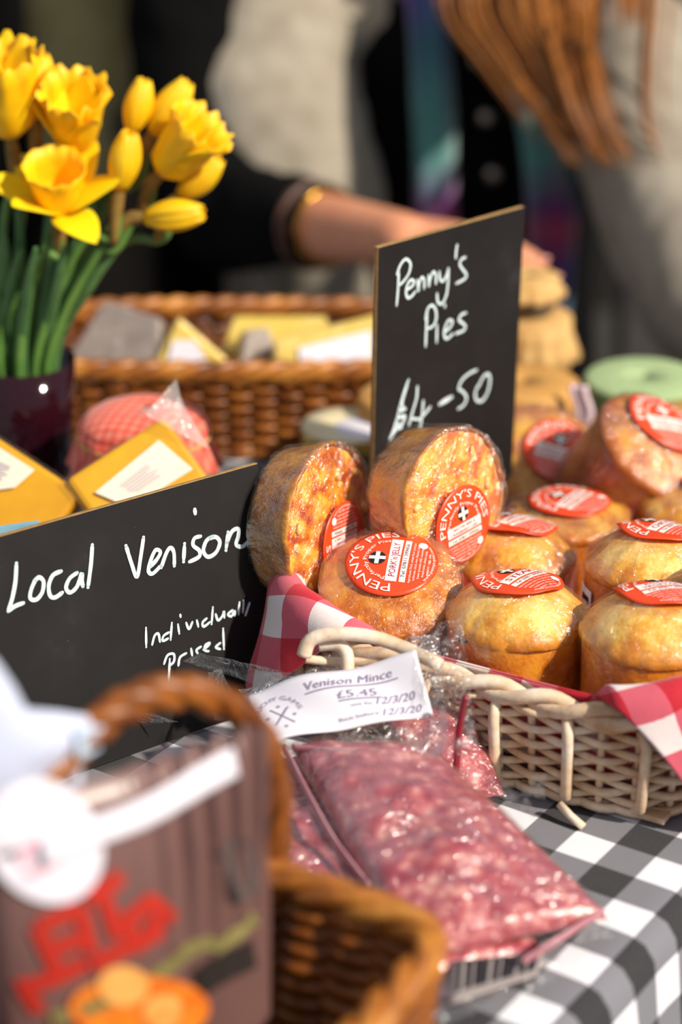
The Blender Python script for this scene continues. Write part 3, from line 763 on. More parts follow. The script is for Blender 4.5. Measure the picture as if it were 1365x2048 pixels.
# ------------------------------------------------------------------ blackboards
def strokes(parent, crop, sc, lines, plane, nrm, width, mat, off=0.0006):
    m = MB(); up = V((0, 0, 1)); tx = nrm.cross(up).normalized(); ty = tx.cross(nrm).normalized()
    for ln in lines:
        w = width
        if isinstance(ln[0], (int, float)): w = width*ln[0]; ln = ln[1]
        pts = [atplane(crop[0]+x/sc, crop[1]+y/sc, plane, nrm) for x, y in ln]
        if len(pts) == 1: pts = [pts[0]-ty*w*0.4, pts[0]+ty*w*0.5]
        P = crom(pts, max(4, 6*(len(pts)-1))) if len(pts) > 2 else [pts[0].lerp(pts[1], i/4) for i in range(5)]
        vs, fs = [], []
        for i, p in enumerate(P):
            t = (P[min(i+1, len(P)-1)]-P[max(i-1, 0)]).normalized(); s = nrm.cross(t)
            k = 1.0 if 0 < i < len(P)-1 else 0.55
            k *= 1+0.14*noise.noise(p*300)
            vs += [p+nrm*off+s*w/2*k, p+nrm*off-s*w/2*k]
        for i in range(len(P)-1): fs.append((2*i, 2*i+1, 2*i+3, 2*i+2))
        m.add(vs, fs, None, 0, True)
        for p in (P[0], P[-1]):
            b = [p+nrm*off+(tx*math.cos(2*PI*k/10)+ty*math.sin(2*PI*k/10))*w*0.42 for k in range(10)]
            m.add(b, [tuple(range(10))], None, 0, True)
    return m
def board(name, label, tl, tr, height, lean=0.0, thick=0.004):
    """upright panel whose top edge runs from tl to tr; returns thing, plane point and normal"""
    d = (tr-tl); W = d.length; x = d.normalized(); up = V((0, 0, 1)); up = (up - x*up.dot(x)).normalized()
    n0 = x.cross(up); up = (up*math.cos(lean) - n0*math.sin(lean)).normalized(); height = height/math.cos(lean)
    n = x.cross(up)                                   # faces the viewer's right-hand side
    base = (tl+tr)/2 - up*height
    t = thing(name, label, 'sign', base)
    R3 = Matrix((x, n, up)).transposed()
    obj('panel', lambda m: m.box((tl+tr)/2 - up*height/2 - n*(thick/2+0.0003), (W/2, thick/2, height/2), R3), M['mdf'], t, bevel=0.0004)
    f = obj('black_face', lambda m: m.box((tl+tr)/2 - up*height/2, (W/2-0.0005, 0.0003, height/2-0.0005), R3), M['board'], t)
    f['label'] = 'matt black writing surface'
    return t, (tl+tr)/2 + n*0.0003, n
# tall board
s1 = 1.56; TL = atd(757, 495, s1); r2 = ray(1050, 413); TR = ORG + r2*((TL.z-0.003-CAMZ)/r2.z)
bt, bpnt, bn = board('tall_blackboard', 'tall narrow blackboard with chalked pie name and price, stuck among the pies', TL, TR, TL.z-0.024, 0)
PEN = [[(262, 490), (258, 600), (248, 718)], [(250, 505), (275, 440), (310, 402), (342, 432), (333, 495), (298, 550), (264, 582)],
 [(314, 612), (350, 590), (368, 560), (348, 543), (324, 572), (312, 622), (322, 664), (347, 658), (377, 622)],
 [(390, 545), (396, 622), (402, 570), (420, 526), (436, 546), (436, 602)], [(466, 512), (468, 590), (476, 540), (497, 490), (516, 512), (516, 570)],
 [(540, 487), (545, 540), (566, 552), (590, 510), (602, 465)], [(602, 465), (599, 560), (588, 645), (558, 706), (530, 694), (524, 638)],
 [(662, 305), (655, 345), (652, 395)], [(718, 390), (690, 404), (680, 440), (702, 475), (725, 510), (708, 540), (655, 568)], [(578, 722)],
 [(456, 750), (451, 870), (446, 998)], [(445, 812), (460, 742), (490, 718), (515, 750), (518, 810), (497, 858), (460, 876)],
 [(524, 852), (521, 970)], [(575, 900), (610, 870), (630, 830), (606, 818), (582, 858), (572, 912), (590, 946), (632, 912)],
 [(722, 768), (688, 784), (674, 818), (700, 840), (718, 862), (703, 890), (652, 910)],
 [(330, 1225), (305, 1290), (286, 1352), (272, 1400)], [(322, 1262), (300, 1330), (286, 1390), (296, 1420)], (1.5, [(262, 1440), (306, 1424)]), (1.4, [(252, 1490), (300, 1474), (290, 1520), (252, 1552), (206, 1630)]),
 [(270, 1400), (256, 1470), (228, 1560), (200, 1630)], (1.4, [(250, 1520), (272, 1556), (298, 1500)]),
 [(390, 1270), (384, 1350), (358, 1440), (332, 1536)], [(332, 1536), (350, 1492), (402, 1494), (440, 1458), (478, 1410)], [(430, 1368), (424, 1450), (408, 1560)],
 (1.8, [(544, 1390), (622, 1344)]), [(795, 1158), (742, 1184), (692, 1230), (668, 1290)], [(668, 1290), (702, 1308), (725, 1350), (706, 1398), (668, 1424)],
 [(806, 1275), (836, 1212), (870, 1185), (886, 1222), (870, 1310), (830, 1370), (792, 1362), (786, 1310), (806, 1262)]]
for w in (PEN[:10], PEN[10:15], PEN[15:21], PEN[21:24], PEN[24:25], PEN[25:27], PEN[27:]): strokes(bt, (720, 400), 3.4125, w, bpnt, bn, 0.0021, M['chalk']).build('chalk_word', M['chalk'], bt)
# low wide board
TR2 = aty(516, 926, 1.392); rr = ray(-60, 1089); TL2 = ORG + rr*((TR2.z-CAMZ)/rr.z)
lb, lp_, ln_ = board('low_blackboard', 'low wide blackboard about local venison standing behind the mince bags', TL2, TR2, TR2.z-0.003, math.radians(11))
VEN = [[(78, 552), (73, 640), (58, 720), (38, 785)], [(38, 785), (72, 760), (112, 745)],
 [(172, 628), (150, 680), (146, 722), (175, 728), (204, 692), (210, 640), (187, 620), (166, 640)], [(296, 590), (256, 610), (236, 660), (242, 708), (266, 718), (302, 694)],
 [(374, 598), (338, 625), (320, 670), (340, 694), (374, 664), (396, 602), (398, 640), (402, 664)], [(448, 462), (441, 560), (427, 668)],
 [(612, 466), (640, 555), (666, 618), (684, 520), (698, 425)], [(732, 568), (766, 528), (780, 496), (756, 488), (732, 540), (722, 588), (742, 602), (782, 564)],
 [(784, 572), (810, 500), (830, 476), (846, 500), (848, 564)], [(898, 456), (893, 544)], (1.1, [(949, 300)]),
 [(976, 420), (946, 430), (940, 464), (970, 490), (968, 520), (922, 544)], [(1042, 420), (1006, 440), (990, 490), (1012, 520), (1050, 500), (1070, 452), (1052, 424), (1020, 430)],
 [(1110, 400), (1100, 488)], [(1104, 452), (1130, 396), (1160, 384), (1160, 420), (1150, 460), (1180, 470), (1215, 438)]]
SMALL = [[(710, 866), (711, 960)], [(740, 948), (752, 905), (770, 895), (778, 934)], [(822, 888), (796, 905), (792, 930), (818, 918)], [(836, 842), (830, 924)], [(866, 850), (872, 894)], [(878, 808)],
 [(906, 842), (920, 872), (936, 838)], [(958, 830), (965, 860)], [(1006, 820), (986, 840), (992, 860), (1022, 838)], [(1036, 766), (1030, 848)], [(1050, 800), (1062, 830), (1084, 806), (1090, 786), (1092, 816)],
 [(1132, 780), (1110, 800), (1126, 810), (1142, 784), (1143, 806)], [(1166, 742), (1161, 800)], [(1186, 734), (1182, 790)], [(1215, 745), (1205, 775), (1195, 805)],
 [(798, 1042), (815, 1000), (845, 994), (846, 1030), (822, 1052)], [(826, 1018), (820, 1138)], [(868, 1050), (876, 1010), (906, 990)], [(930, 968), (935, 1000)], [(978, 958), (956, 974), (962, 990)], [(990, 972), (1012, 955), (1020, 940), (1000, 950), (996, 975), (1016, 980)], [(1072, 940), (1050, 960), (1072, 970)], [(1086, 870), (1090, 970)]]
for w, k in ((VEN[:6], 0.0027), (VEN[6:], 0.0027), (SMALL[:15], 0.0017), (SMALL[15:], 0.0017)): strokes(lb, (0, 900), 2.4375, w, lp_, ln_, k, M['chalk']).build('chalk_word', M['chalk'], lb)

# ------------------------------------------------------------------ mince bags
def quad(c):
    c = [V(p) for p in c]
    return lambda u, v: (c[0]*(1-u)+c[1]*u)*(1-v) + (c[3]*(1-u)+c[2]*u)*v
def slab(name, corners, th, mat, parent, seed, nu=36, nv=44, off=0.0, lump=0.0035, power=0.35):
    """pillow of meat between four corners (seen clockwise), th thick"""
    Q = quad(corners); nrm = (V(corners[1])-V(corners[0])).cross(V(corners[3])-V(corners[0])).normalized()
    if nrm.z < 0: nrm = -nrm
    def ed(u, v): return max(0.0, (16*u*(1-u)*v*(1-v)))**power
    def top(u, v):
        k = ed(u, v); p = Q(u, v)
        return p + nrm*(th*k*0.75 + off*(0.3+k) + lump*k*noise.noise(p*38+V((seed, 0, 0))) + 0.45*lump*k*noise.noise(p*110))
    def bot(u, v):
        k = ed(u, v); p = Q(u, v)
        return p - nrm*(th*k*0.25 + off*0.6*k)
    m = MB(); m.grid(top, nu, nv); m.grid(lambda u, v: bot(1-u, v), nu, nv)
    return m.build(name, mat, parent)
mc = [atz(582, 1492, 0.052), atz(846, 1492, 0.056), atz(1222, 1836, 0.020), atz(820, 1918, 0.018)]
mb_ = thing('mince_bag', 'clear bag of pink venison mince lying on top, with white paper label', 'meat packet', atz(880, 1720, 0.0))
slab('mince', mc, 0.026, M['mince'], mb_, 1)
def grow(c, k, dz=0.0):
    ce = sum((V(p) for p in c), V((0, 0, 0)))/4
    return [ce+(V(p)-ce)*k+V((0, 0, dz)) for p in c]
slab('plastic_film', grow(mc, 1.03), 0.026, M['bag'], mb_, 1, off=0.0022)
# empty upper part of the bag, propped on the basket, with crumpled film
nc = [atz(478, 1382, 0.060), atz(880, 1268, 0.104), atz(905, 1520, 0.062), atz(560, 1500, 0.052)]
def crumple(q, amp, f, seed=0):
    Q = quad(q); n = (V(q[1])-V(q[0])).cross(V(q[3])-V(q[0])).normalized(); n = n if n.z > 0 else -n
    return lambda u, v: Q(u, v) + n*(amp*noise.noise(Q(u, v)*f+V((seed, 0, 0))) + amp*0.6*abs(noise.noise(Q(u, v)*f*2.3+V((0, seed, 0)))))
o = obj('bag_neck', lambda m: m.grid(crumple(nc, 0.006, 38, 3), 48, 36), M['bag_thick'], mb_); o['label'] = 'empty crumpled clear neck of the bag'
# sealed seams
for pts, r in (([(570, 1496, 0.058), (612, 1580, 0.052), (668, 1680, 0.042), (740, 1776, 0.030)], 0.0034), ([(585, 1494, 0.058), (690, 1502, 0.062), (800, 1496, 0.060)], 0.0022), ([(1046, 1924, 0.018), (1120, 1878, 0.026), (1205, 1822, 0.026)], 0.0026)):
    obj('seam', lambda m: m.tube(crom([atz(*p) for p in pts], 16), r, 8, sq=0.35), M['seam'], mb_)
# little sealed corner ears
for q in ([(1178, 1828, 0.026), (1222, 1838, 0.022), (1226, 1872, 0.014), (1150, 1888, 0.016)], [(1086, 1545, 0.055), (1092, 1548, 0.055), (1092, 1600, 0.03), (1040, 1590, 0.035)], [(960, 1530, 0.060), (1060, 1600, 0.045), (1070, 1640, 0.03), (985, 1590, 0.04)]):
    obj('bag_corner', lambda m: m.grid(crumple([atz(*p) for p in q], 0.003, 70, 5), 10, 10), M['bag'], mb_)
# label
lq = [atz(490, 1389, 0.068), atz(832, 1299, 0.104), atz(864, 1424, 0.078), atz(536, 1490, 0.060)]
LQ = quad(lq); ln2 = (lq[1]-lq[0]).cross(lq[3]-lq[0]).normalized(); ln2 = ln2 if ln2.z > 0 else -ln2
def LF(off):
    return lambda a, b: LQ(a, 1-b) + ln2*(off + 0.0022*math.sin(a*5.5)+0.0016*math.sin(a*11+b*4))
lab = obj('paper_label', lambda m: m.grid(lambda u, v: LF(0.0)(u, v), 40, 16), M['paper'], mb_, solid=0.0003); lab['label'] = 'white paper label with handwriting'
g = LF(0.0008); m = MB()
put_text(m, "Venison Mince", g, 0.33, 0.83, 0.72, 0.13, 0.15); put_rect(m, g, 0.33, 0.86, 0.665, 0.685, 20, 1)
put_text(m, "£5.45", g, 0.50, 0.72, 0.47, 0.13); put_rect(m, g, 0.50, 0.74, 0.42, 0.44, 8, 1)
put_text(m, "use by", g, 0.56, 0.68, 0.31, 0.05); put_text(m, "12/3/20", g, 0.70, 0.92, 0.30, 0.13, 0.2)
put_text(m, "Best before", g, 0.46, 0.70, 0.12, 0.05); put_text(m, "12/3/20", g, 0.72, 0.94, 0.09, 0.12, 0.2)
m.build('pen_writing', M['grey_ink'], lab)
m = MB()
LG = lambda a, b: g(0.15+a*0.125, 0.42+b*0.34)
put_arc(m, "DUCHY GAME", LG, 0.92, math.radians(170), math.radians(10), 0.20)
for (x0, y0, x1, y1) in ((-0.4, -0.5, 0.45, 0.45), (-0.4, 0.45, 0.5, -0.5)):
    d = V((x1-x0, y1-y0)).normalized(); s = V((-d.y, d.x))*0.03
    m.add([LG(x0+s.x, y0+s.y), LG(x0-s.x, y0-s.y), LG(x1-s.x, y1-s.y), LG(x1+s.x, y1+s.y)], [(0, 1, 2, 3)], None, 0, True)
for cx, cy in ((-0.62, -0.05), (0.62, -0.02), (0.05, -0.66), (0.02, 0.56)):
    m.add([LG(cx+(0.11 if k % 2 == 0 else 0.045)*math.cos(PI/2+k*PI/5), cy+(0.11 if k % 2 == 0 else 0.045)*math.sin(PI/2+k*PI/5)) for k in range(10)], [tuple(range(10))], None, 0, True)
m.build('stamp', M['grey_ink'], lab)

def under_bag(name, label, corners, th, seed, neck=None, k=1.05, extra=None):
    t = thing(name, label, 'meat packet', (sum((V(p) for p in corners), V((0, 0, 0)))/4) * 1.0)
    slab('mince', corners, th, M['mince'], t, seed, 24, 28)
    slab('plastic_film', grow(corners, k), th, M['bag'], t, seed, 24, 28, off=0.0022)
    return t
b2 = under_bag('mince_bag', 'bag of mince underneath, peeping out left of the top bag', [atz(480, 1540, 0.030), atz(690, 1500, 0.028), atz(830, 1790, 0.014), atz(560, 1850, 0.014)], 0.018, 2)
b3 = under_bag('mince_bag', 'bag of mince leaning on the basket behind the top bag, dark red seam showing', [atz(760, 1420, 0.046), atz(930, 1400, 0.050), atz(1010, 1590, 0.016), atz(840, 1610, 0.014)], 0.014, 3)
obj('seam', lambda m: m.tube(crom([aty(742+190, 1392, 1.20), aty(920, 1450, 1.20), aty(912, 1548, 1.195)], 10), 0.0022, 8), plain('blood_red_seam', rgb(130, 26, 44), 0.25), b3)
obj('bag_neck', lambda m: m.grid(crumple([atz(820, 1262, 0.112), atz(925, 1236, 0.118), atz(960, 1530, 0.060), atz(850, 1480, 0.066)], 0.005, 50, 9), 30, 40), M['bag_thick'], b3)
b4 = thing('mince_bag', 'lowest bag on the cloth at the bottom, clear end with dark striped print', 'meat packet', atz(900, 1960, 0.0))
slab('mince', [atz(700, 1850, 0.012), atz(1000, 1800, 0.012), atz(1090, 1900, 0.010), atz(820, 1960, 0.010)], 0.010, M['mince'], b4, 4, 20, 20)
c4 = [atz(640, 1900, 0.016), atz(1130, 1850, 0.014), atz(1110, 1960, 0.006), atz(880, 2062, 0.006)]
o = obj('plastic_film', lambda m: m.grid(crumple(c4, 0.004, 40, 2), 30, 24), M['bag'], b4)
C4 = quad(grow([atz(905, 1922, 0.0145), atz(1090, 1905, 0.0135), atz(1075, 1950, 0.0105), atz(900, 2010, 0.0105)], 1.0))
pl = obj('printed_label', lambda m: m.grid(lambda u, v: C4(u, v), 10, 8), plain('grey_label_paper', rgb(150, 140, 138), 0.6), b4, solid=0.0003); pl['label'] = 'cream label with dark bars'
m = MB()
for k in range(9):
    x0 = 0.06+0.1*k; m.grid(lambda u, v: C4(x0+(0.05+0.02*(k % 3))*u, 0.05+0.7*v)+V((0, 0, 0.0006)), 1, 6)
m.build('bar_print', M['black_ink'], pl)
# loose clear bag points standing in front of the low blackboard
for nm, q, lbl in (('plastic_bag_end', [(366, 1322, 0.058), (400, 1306, 0.066), (620, 1352, 0.072), (600, 1392, 0.055)], 'clear plastic bag point reaching in front of the chalk word priced'),
                   ('plastic_bag_end', [(418, 1346, 0.052), (445, 1338, 0.056), (500, 1450, 0.045), (430, 1440, 0.030)], 'short upright flap of clear plastic left of the white price label'),
                   ('plastic_bag_end', [(136, 1398, 0.035), (150, 1400, 0.038), (360, 1440, 0.030), (200, 1460, 0.010)], 'clear plastic point at the foot of the low blackboard')):
    mbx = MB(); mbx.grid(crumple([atz(*p) for p in q], 0.004, 45, len(lbl)), 24, 10)
    tag(mbx.build(nm, M['bag_thick'], solid=0.0003), lbl, 'plastic bag')

# ------------------------------------------------------------------ brown basket in the foreground with packet
FA = math.radians(-29); FE1 = V((math.cos(FA), math.sin(FA), 0)); FE2 = V((-math.sin(FA), math.cos(FA), 0))
FCN = atz(902, 1856, 0.10); FL, FW = 0.30, 0.21
FC = V((FCN.x, FCN.y, 0)) - FE1*FL/2 - FE2*FW/2
fb = thing('wicker_basket', 'brown wicker basket with hoop handle in the blurred foreground', 'basket', FC)
wicker_basket(fb, FC, FA, FL/2*0.93, FW/2*0.93, 9.0, 0.088, 0.075, 34, 17, 0.0044, 0.0030, M['wick_brown'], 0.0055, 3, mat_rim=M['wick_tan'])
hf = aty(548, 1760, 1.012); hf.z = 0.10
hn = hf - FE2*(FW-0.016) - FE1*0.080
hd_ = (hn-hf).normalized(); hnrm = hd_.cross(V((0, 0, 1))).normalized()
hpts = crom([hf-V((0, 0, 0.03)), hf] + [atplane(x, y, hf, hnrm) for x, y in ((549, 1600), (524, 1486), (452, 1408), (345, 1384), (250, 1412), (160, 1480), (60, 1590), (-60, 1750))] + [hn, hn-V((0, 0, 0.03))], 40)
for q in range(3):
    def hp(i):
        t = (hpts[min(i+1, 40)]-hpts[max(i-1, 0)]).normalized(); s = t.cross(hnrm); an = i*0.8+q*2*PI/3
        return hpts[i] + hnrm*0.0045*math.cos(an) + s*0.0045*math.sin(an)
    obj('handle_cane', lambda m: m.tube([hp(i) for i in range(41)], 0.0056, 8), M['wick_brown'], fb)
# packet: soft pouch, gathered at the top right
TRp = atd(533, 1446, 1.095); rp = ray(-30, 1632); TLp = ORG+rp*((TRp.z-0.004-CAMZ)/rp.z)
pk = thing('food_packet', 'large dark brown food packet with white round sticker standing in the foreground basket', 'packet', V(((TLp.x+TRp.x)/2, (TLp.y+TRp.y)/2, 0.012)))
px_ = (TRp-TLp); PWd = px_.length; px_.normalize(); pn = px_.cross(V((0, 0, 1))); PH = TRp.z-0.012
def PF(u, v, off=0.0, side=1, pleat=1.0):
    """u 0..1 left to right, v 0..1 bottom to top"""
    p = TLp.lerp(TRp, u); z = 0.012 + (p.z-0.012)*v
    k = max(0.0, 16*u*(1-u)*v*(1-v))**0.5
    pl_ = pleat*0.0050*math.sin((u-0.45)*62/(0.75+0.25*v))*max(0, min(1, (u-0.45)*5))*max(0, min(1, (v-0.40)*2.5))
    return V((p.x, p.y, z)) + pn*(side*(0.020*k)+ (pl_ if side > 0 else pl_*0.6) + off)
m = MB(); m.grid(lambda u, v: PF(u, v), 60, 40); m.grid(lambda u, v: PF(1-u, v, 0, -1), 60, 40)
pkb = m.build('pouch', M['pack'], pk)
def patch(name, mat, u0, u1, v0, v1, parent, off=0.0012, n=16, skew=0.0, wav=0.0):
    m = MB(); m.grid(lambda a, b: PF(u0+(u1-u0)*a, v0+(v1-v0)*b+skew*a+wav*math.sin(a*9), off), n, 8); return m.build(name, mat, parent)
def puv(px, py):
    p = atplane(px, py, TRp+pn*0.018, pn); d = p-TLp; u = d.dot(px_)/PWd; zt_ = TLp.z+(TRp.z-TLp.z)*u
    return u, (p.z-0.012)/(zt_-0.012)
def pdisc(m, px, py, rpx, rpy, off=0.0016):
    ps = [puv(px+rpx*math.cos(2*PI*k/28), py+rpy*math.sin(2*PI*k/28)) for k in range(28)]; c = puv(px, py)
    m.add([PF(c[0], c[1], off)]+[PF(a, b, off) for a, b in ps], [(0, 1+k, 1+(k+1) % 28) for k in range(28)])
def pstrip(m, pts, w, off=0.0018):
    P = crom([V((a, b, 0)) for a, b in pts], 6*(len(pts)-1)); vs = []; fs = []
    for i, p in enumerate(P):
        t = (P[min(i+1, len(P)-1)]-P[max(i-1, 0)]).normalized(); s = V((-t.y, t.x, 0))*w/2
        for q in (p+s, p-s):
            a, b = puv(q.x, q.y); vs.append(PF(a, min(b, 1.0), off))
    for i in range(len(P)-1): fs.append((2*i, 2*i+1, 2*i+3, 2*i+2))
    m.add(vs, fs)
m = MB(); pdisc(m, 108, 1702, 108, 112, 0.0022); ws = m.build('white_sticker', M['paper'], pkb)
m = MB()
for pts in ([(60, 1740), (90, 1700), (120, 1712), (165, 1680)], [(70, 1765), (130, 1730)]): pstrip(m, pts, 16, 0.0030)
m.build('sticker_print', M['pinkish'], ws)
m = MB(); m.grid(lambda a, b: PF(0.14+0.70*a, 0.865+0.060*a+0.065*b+0.004*math.sin(a*9), 0.0055, 1, 0.0), 30, 6); m.build('white_tape', M['paper'], pkb, solid=0.001)
m = MB()
for pts in ([(90, 1860), (130, 1950)], [(95, 1860), (170, 1815)], [(110, 1905), (180, 1870)], [(170, 1815), (190, 1900)], [(180, 1800), (250, 1750)], [(215, 1790), (240, 1870)], [(250, 1840), (310, 1790)], [(300, 1790), (350, 1830)], [(255, 1840), (290, 1890)],
            [(60, 1990), (120, 1960), (180, 1920)], [(190, 1925), (250, 1890), (330, 1850)], [(70, 1985), (100, 2030)], [(300, 1850), (340, 1810)]): pstrip(m, pts, 30)
m.build('red_lettering', M['pack_red'], pkb)
m = MB(); pstrip(m, [(120, 2040), (230, 1990), (330, 1930), (400, 1880), (450, 1882), (530, 1840)], 26, 0.0020); m.build('leafy_border', M['pack_green'], pkb)
m = MB(); pdisc(m, 290, 2010, 140, 70, 0.0024); pic = m.build('food_picture', M['pack_pic'], pkb)
m = MB(); pdisc(m, 250, 1960, 50, 40, 0.0030); pdisc(m, 330, 2010, 40, 36, 0.0030); m.build('food_picture_highlight', M['pack_pic2'], pic)
m = MB(); pstrip(m, [(455, 1760), (500, 1740), (530, 1735)], 110, 0.0014); m.build('grey_panel', plain('packet_grey_panel', rgb(92, 84, 82), 0.4), pkb)
m = MB(); pstrip(m, [(400, 1960), (460, 1930), (530, 1910)], 60, 0.0016); m.build('dark_panel', M['pack_dark'], pkb)
# white paper wrapper standing behind the packet
def wrapper():
    n = pn; base = TLp - n*0.030
    def W(px, py): return atplane(px, py, base, n)
    out = [(-70, 1290), (-10, 1318), (28, 1372), (52, 1418), (120, 1424), (200, 1436), (206, 1470), (170, 1520), (60, 1640), (-70, 1720)]
    t = thing('paper_wrapper', 'crumpled white paper wrapper beside the brown packet, out of focus', 'paper', V((W(20, 1500).x, W(20, 1500).y, 0.012)))
    m = MB(); b = [W(*p) for p in out]; c = W(20, 1500); foot = [V((p.x, p.y, 0.014)) for p in (W(-70, 1720), W(60, 1640), W(170, 1520))]
    def ring(k, off): return [c.lerp(p, k)+n*off*(1+0.5*noise.noise(p*60)) for p in b]
    r1, r2, r3 = ring(1.0, 0.0), ring(0.75, 0.006), ring(0.4, 0.009); nn = len(b)
    m.add(r1+r2+r3+[c+n*0.010], [(i, (i+1) % nn, nn+(i+1) % nn, nn+i) for i in range(nn)]+[(nn+i, nn+(i+1) % nn, 2*nn+(i+1) % nn, 2*nn+i) for i in range(nn)]+[(2*nn+i, 2*nn+(i+1) % nn, 3*nn) for i in range(nn)])
    r1, r2 = ring(1.0, 0.0), ring(0.7, -0.006)
    m.add(r1+r2+[c-n*0.008], [((i+1) % nn, i, nn+i, nn+(i+1) % nn) for i in range(nn)]+[(nn+(i+1) % nn, nn+i, 2*nn) for i in range(nn)])
    m.build('paper_sheet', M['wrap_paper'], t)
    m = MB(); lo = [W(-60, 1690), W(70, 1620), W(160, 1530)]
    m.grid(lambda u, v: crom(lo, 20)[int(round(u*20))].lerp(V((crom(lo, 20)[int(round(u*20))].x, crom(lo, 20)[int(round(u*20))].y, 0.013)), v)+n*0.003*math.sin(u*9), 20, 8)
    m.build('paper_skirt', M['wrap_paper'], t, solid=0.0006)
    m = MB(); m.add([W(135, 1440)+n*0.009, W(198, 1442)+n*0.005, W(190, 1490)+n*0.005, W(140, 1505)+n*0.009], [(0, 1, 2, 3)], None, 0, True); m.build('blue_print', plain('pale_blue_print', rgb(196, 214, 236), 0.6), t)
wrapper()

# ------------------------------------------------------------------ yellow packs, left
def pack_slab(name, label, pl, n, L, T, length, th, lab_px, mat='cheese', cat='cheese', filmy=True, wedge=0.0):
    n = V(n).normalized(); a = atplane(*L, pl, n); b = atplane(*T, pl, n); x = (b-a).normalized(); y = x.cross(n)
    if y.z > 0: y = -y
    W = (b-a).length; ce = (a+b)/2 + y*length/2
    low = min((a+y*length).z, (b+y*length).z)
    t = thing(name, label, cat, ce - n*th/2)
    R3 = Matrix((x, y, n)).transposed()
    m = MB(); m.box(ce-n*th/2, (W/2, length/2, th/2), R3); m.build('block', M[mat], t, bevel=0.004)
    m = MB(); m.box(ce-n*th/2, (W/2+0.0022, length/2+0.0022, th/2+0.0022), R3); m.build('film_wrap', M['wrap'], t, bevel=0.004)
    if lab_px:
        q = [atplane(*p, pl+n*0.0028, n) for p in lab_px]
        m = MB(); m.add(q, [(0, 1, 2, 3)], None, 0, True); lb_ = m.build('paper_label', M['tag'], t, solid=0.0004); Q = quad(q)
        m = MB(); rnd = random.Random(3)
        for k in range(6):
            v0 = 0.28+0.08*k; u0 = 0.2+rnd.uniform(0, 0.05)
            m.add([Q(u0, v0)+n*0.0006, Q(0.66+rnd.uniform(-0.12, 0.1), v0)+n*0.0006, Q(0.66, v0+0.035)+n*0.0006, Q(u0, v0+0.035)+n*0.0006], [(0, 1, 2, 3)], None, 0, True)
        m.build('label_print', M['grey_ink'], lb_)
    return t
pack_slab('cheese_block', 'square yellow cheese block with white label leaning behind the low blackboard', atd(285, 925, 1.62), (0.10, -0.80, 0.60), (132, 958), (330, 830), 0.118, 0.022, [(190, 985), (318, 880), (386, 938), (262, 1016)])
pack_slab('cheese_block', 'yellow cheese block with white label cut off by the left edge', atd(30, 960, 1.62), (-0.05, -0.80, 0.60), (-60, 838), (165, 985), 0.088, 0.022, [(-40, 870), (70, 940), (30, 975), (-80, 990)])
# pale blue card bit
mbx = MB(); q = [aty(-20, 1040, 1.40), aty(66, 1052, 1.40), aty(60, 1100, 1.40), aty(-20, 1110, 1.40)]
tag(obj('price_card', lambda m: m.box(V((aty(15, 1085, 1.385).x, 1.385, (aty(15, 1052, 1.385).z+0.002)/2)), (0.022, 0.002, (aty(15, 1052, 1.385).z-0.002)/2), Matrix.Rotation(math.radians(20), 3, 'Z')), M['blue']), 'scrap of pale blue card showing over the low blackboard at the left edge', 'card')

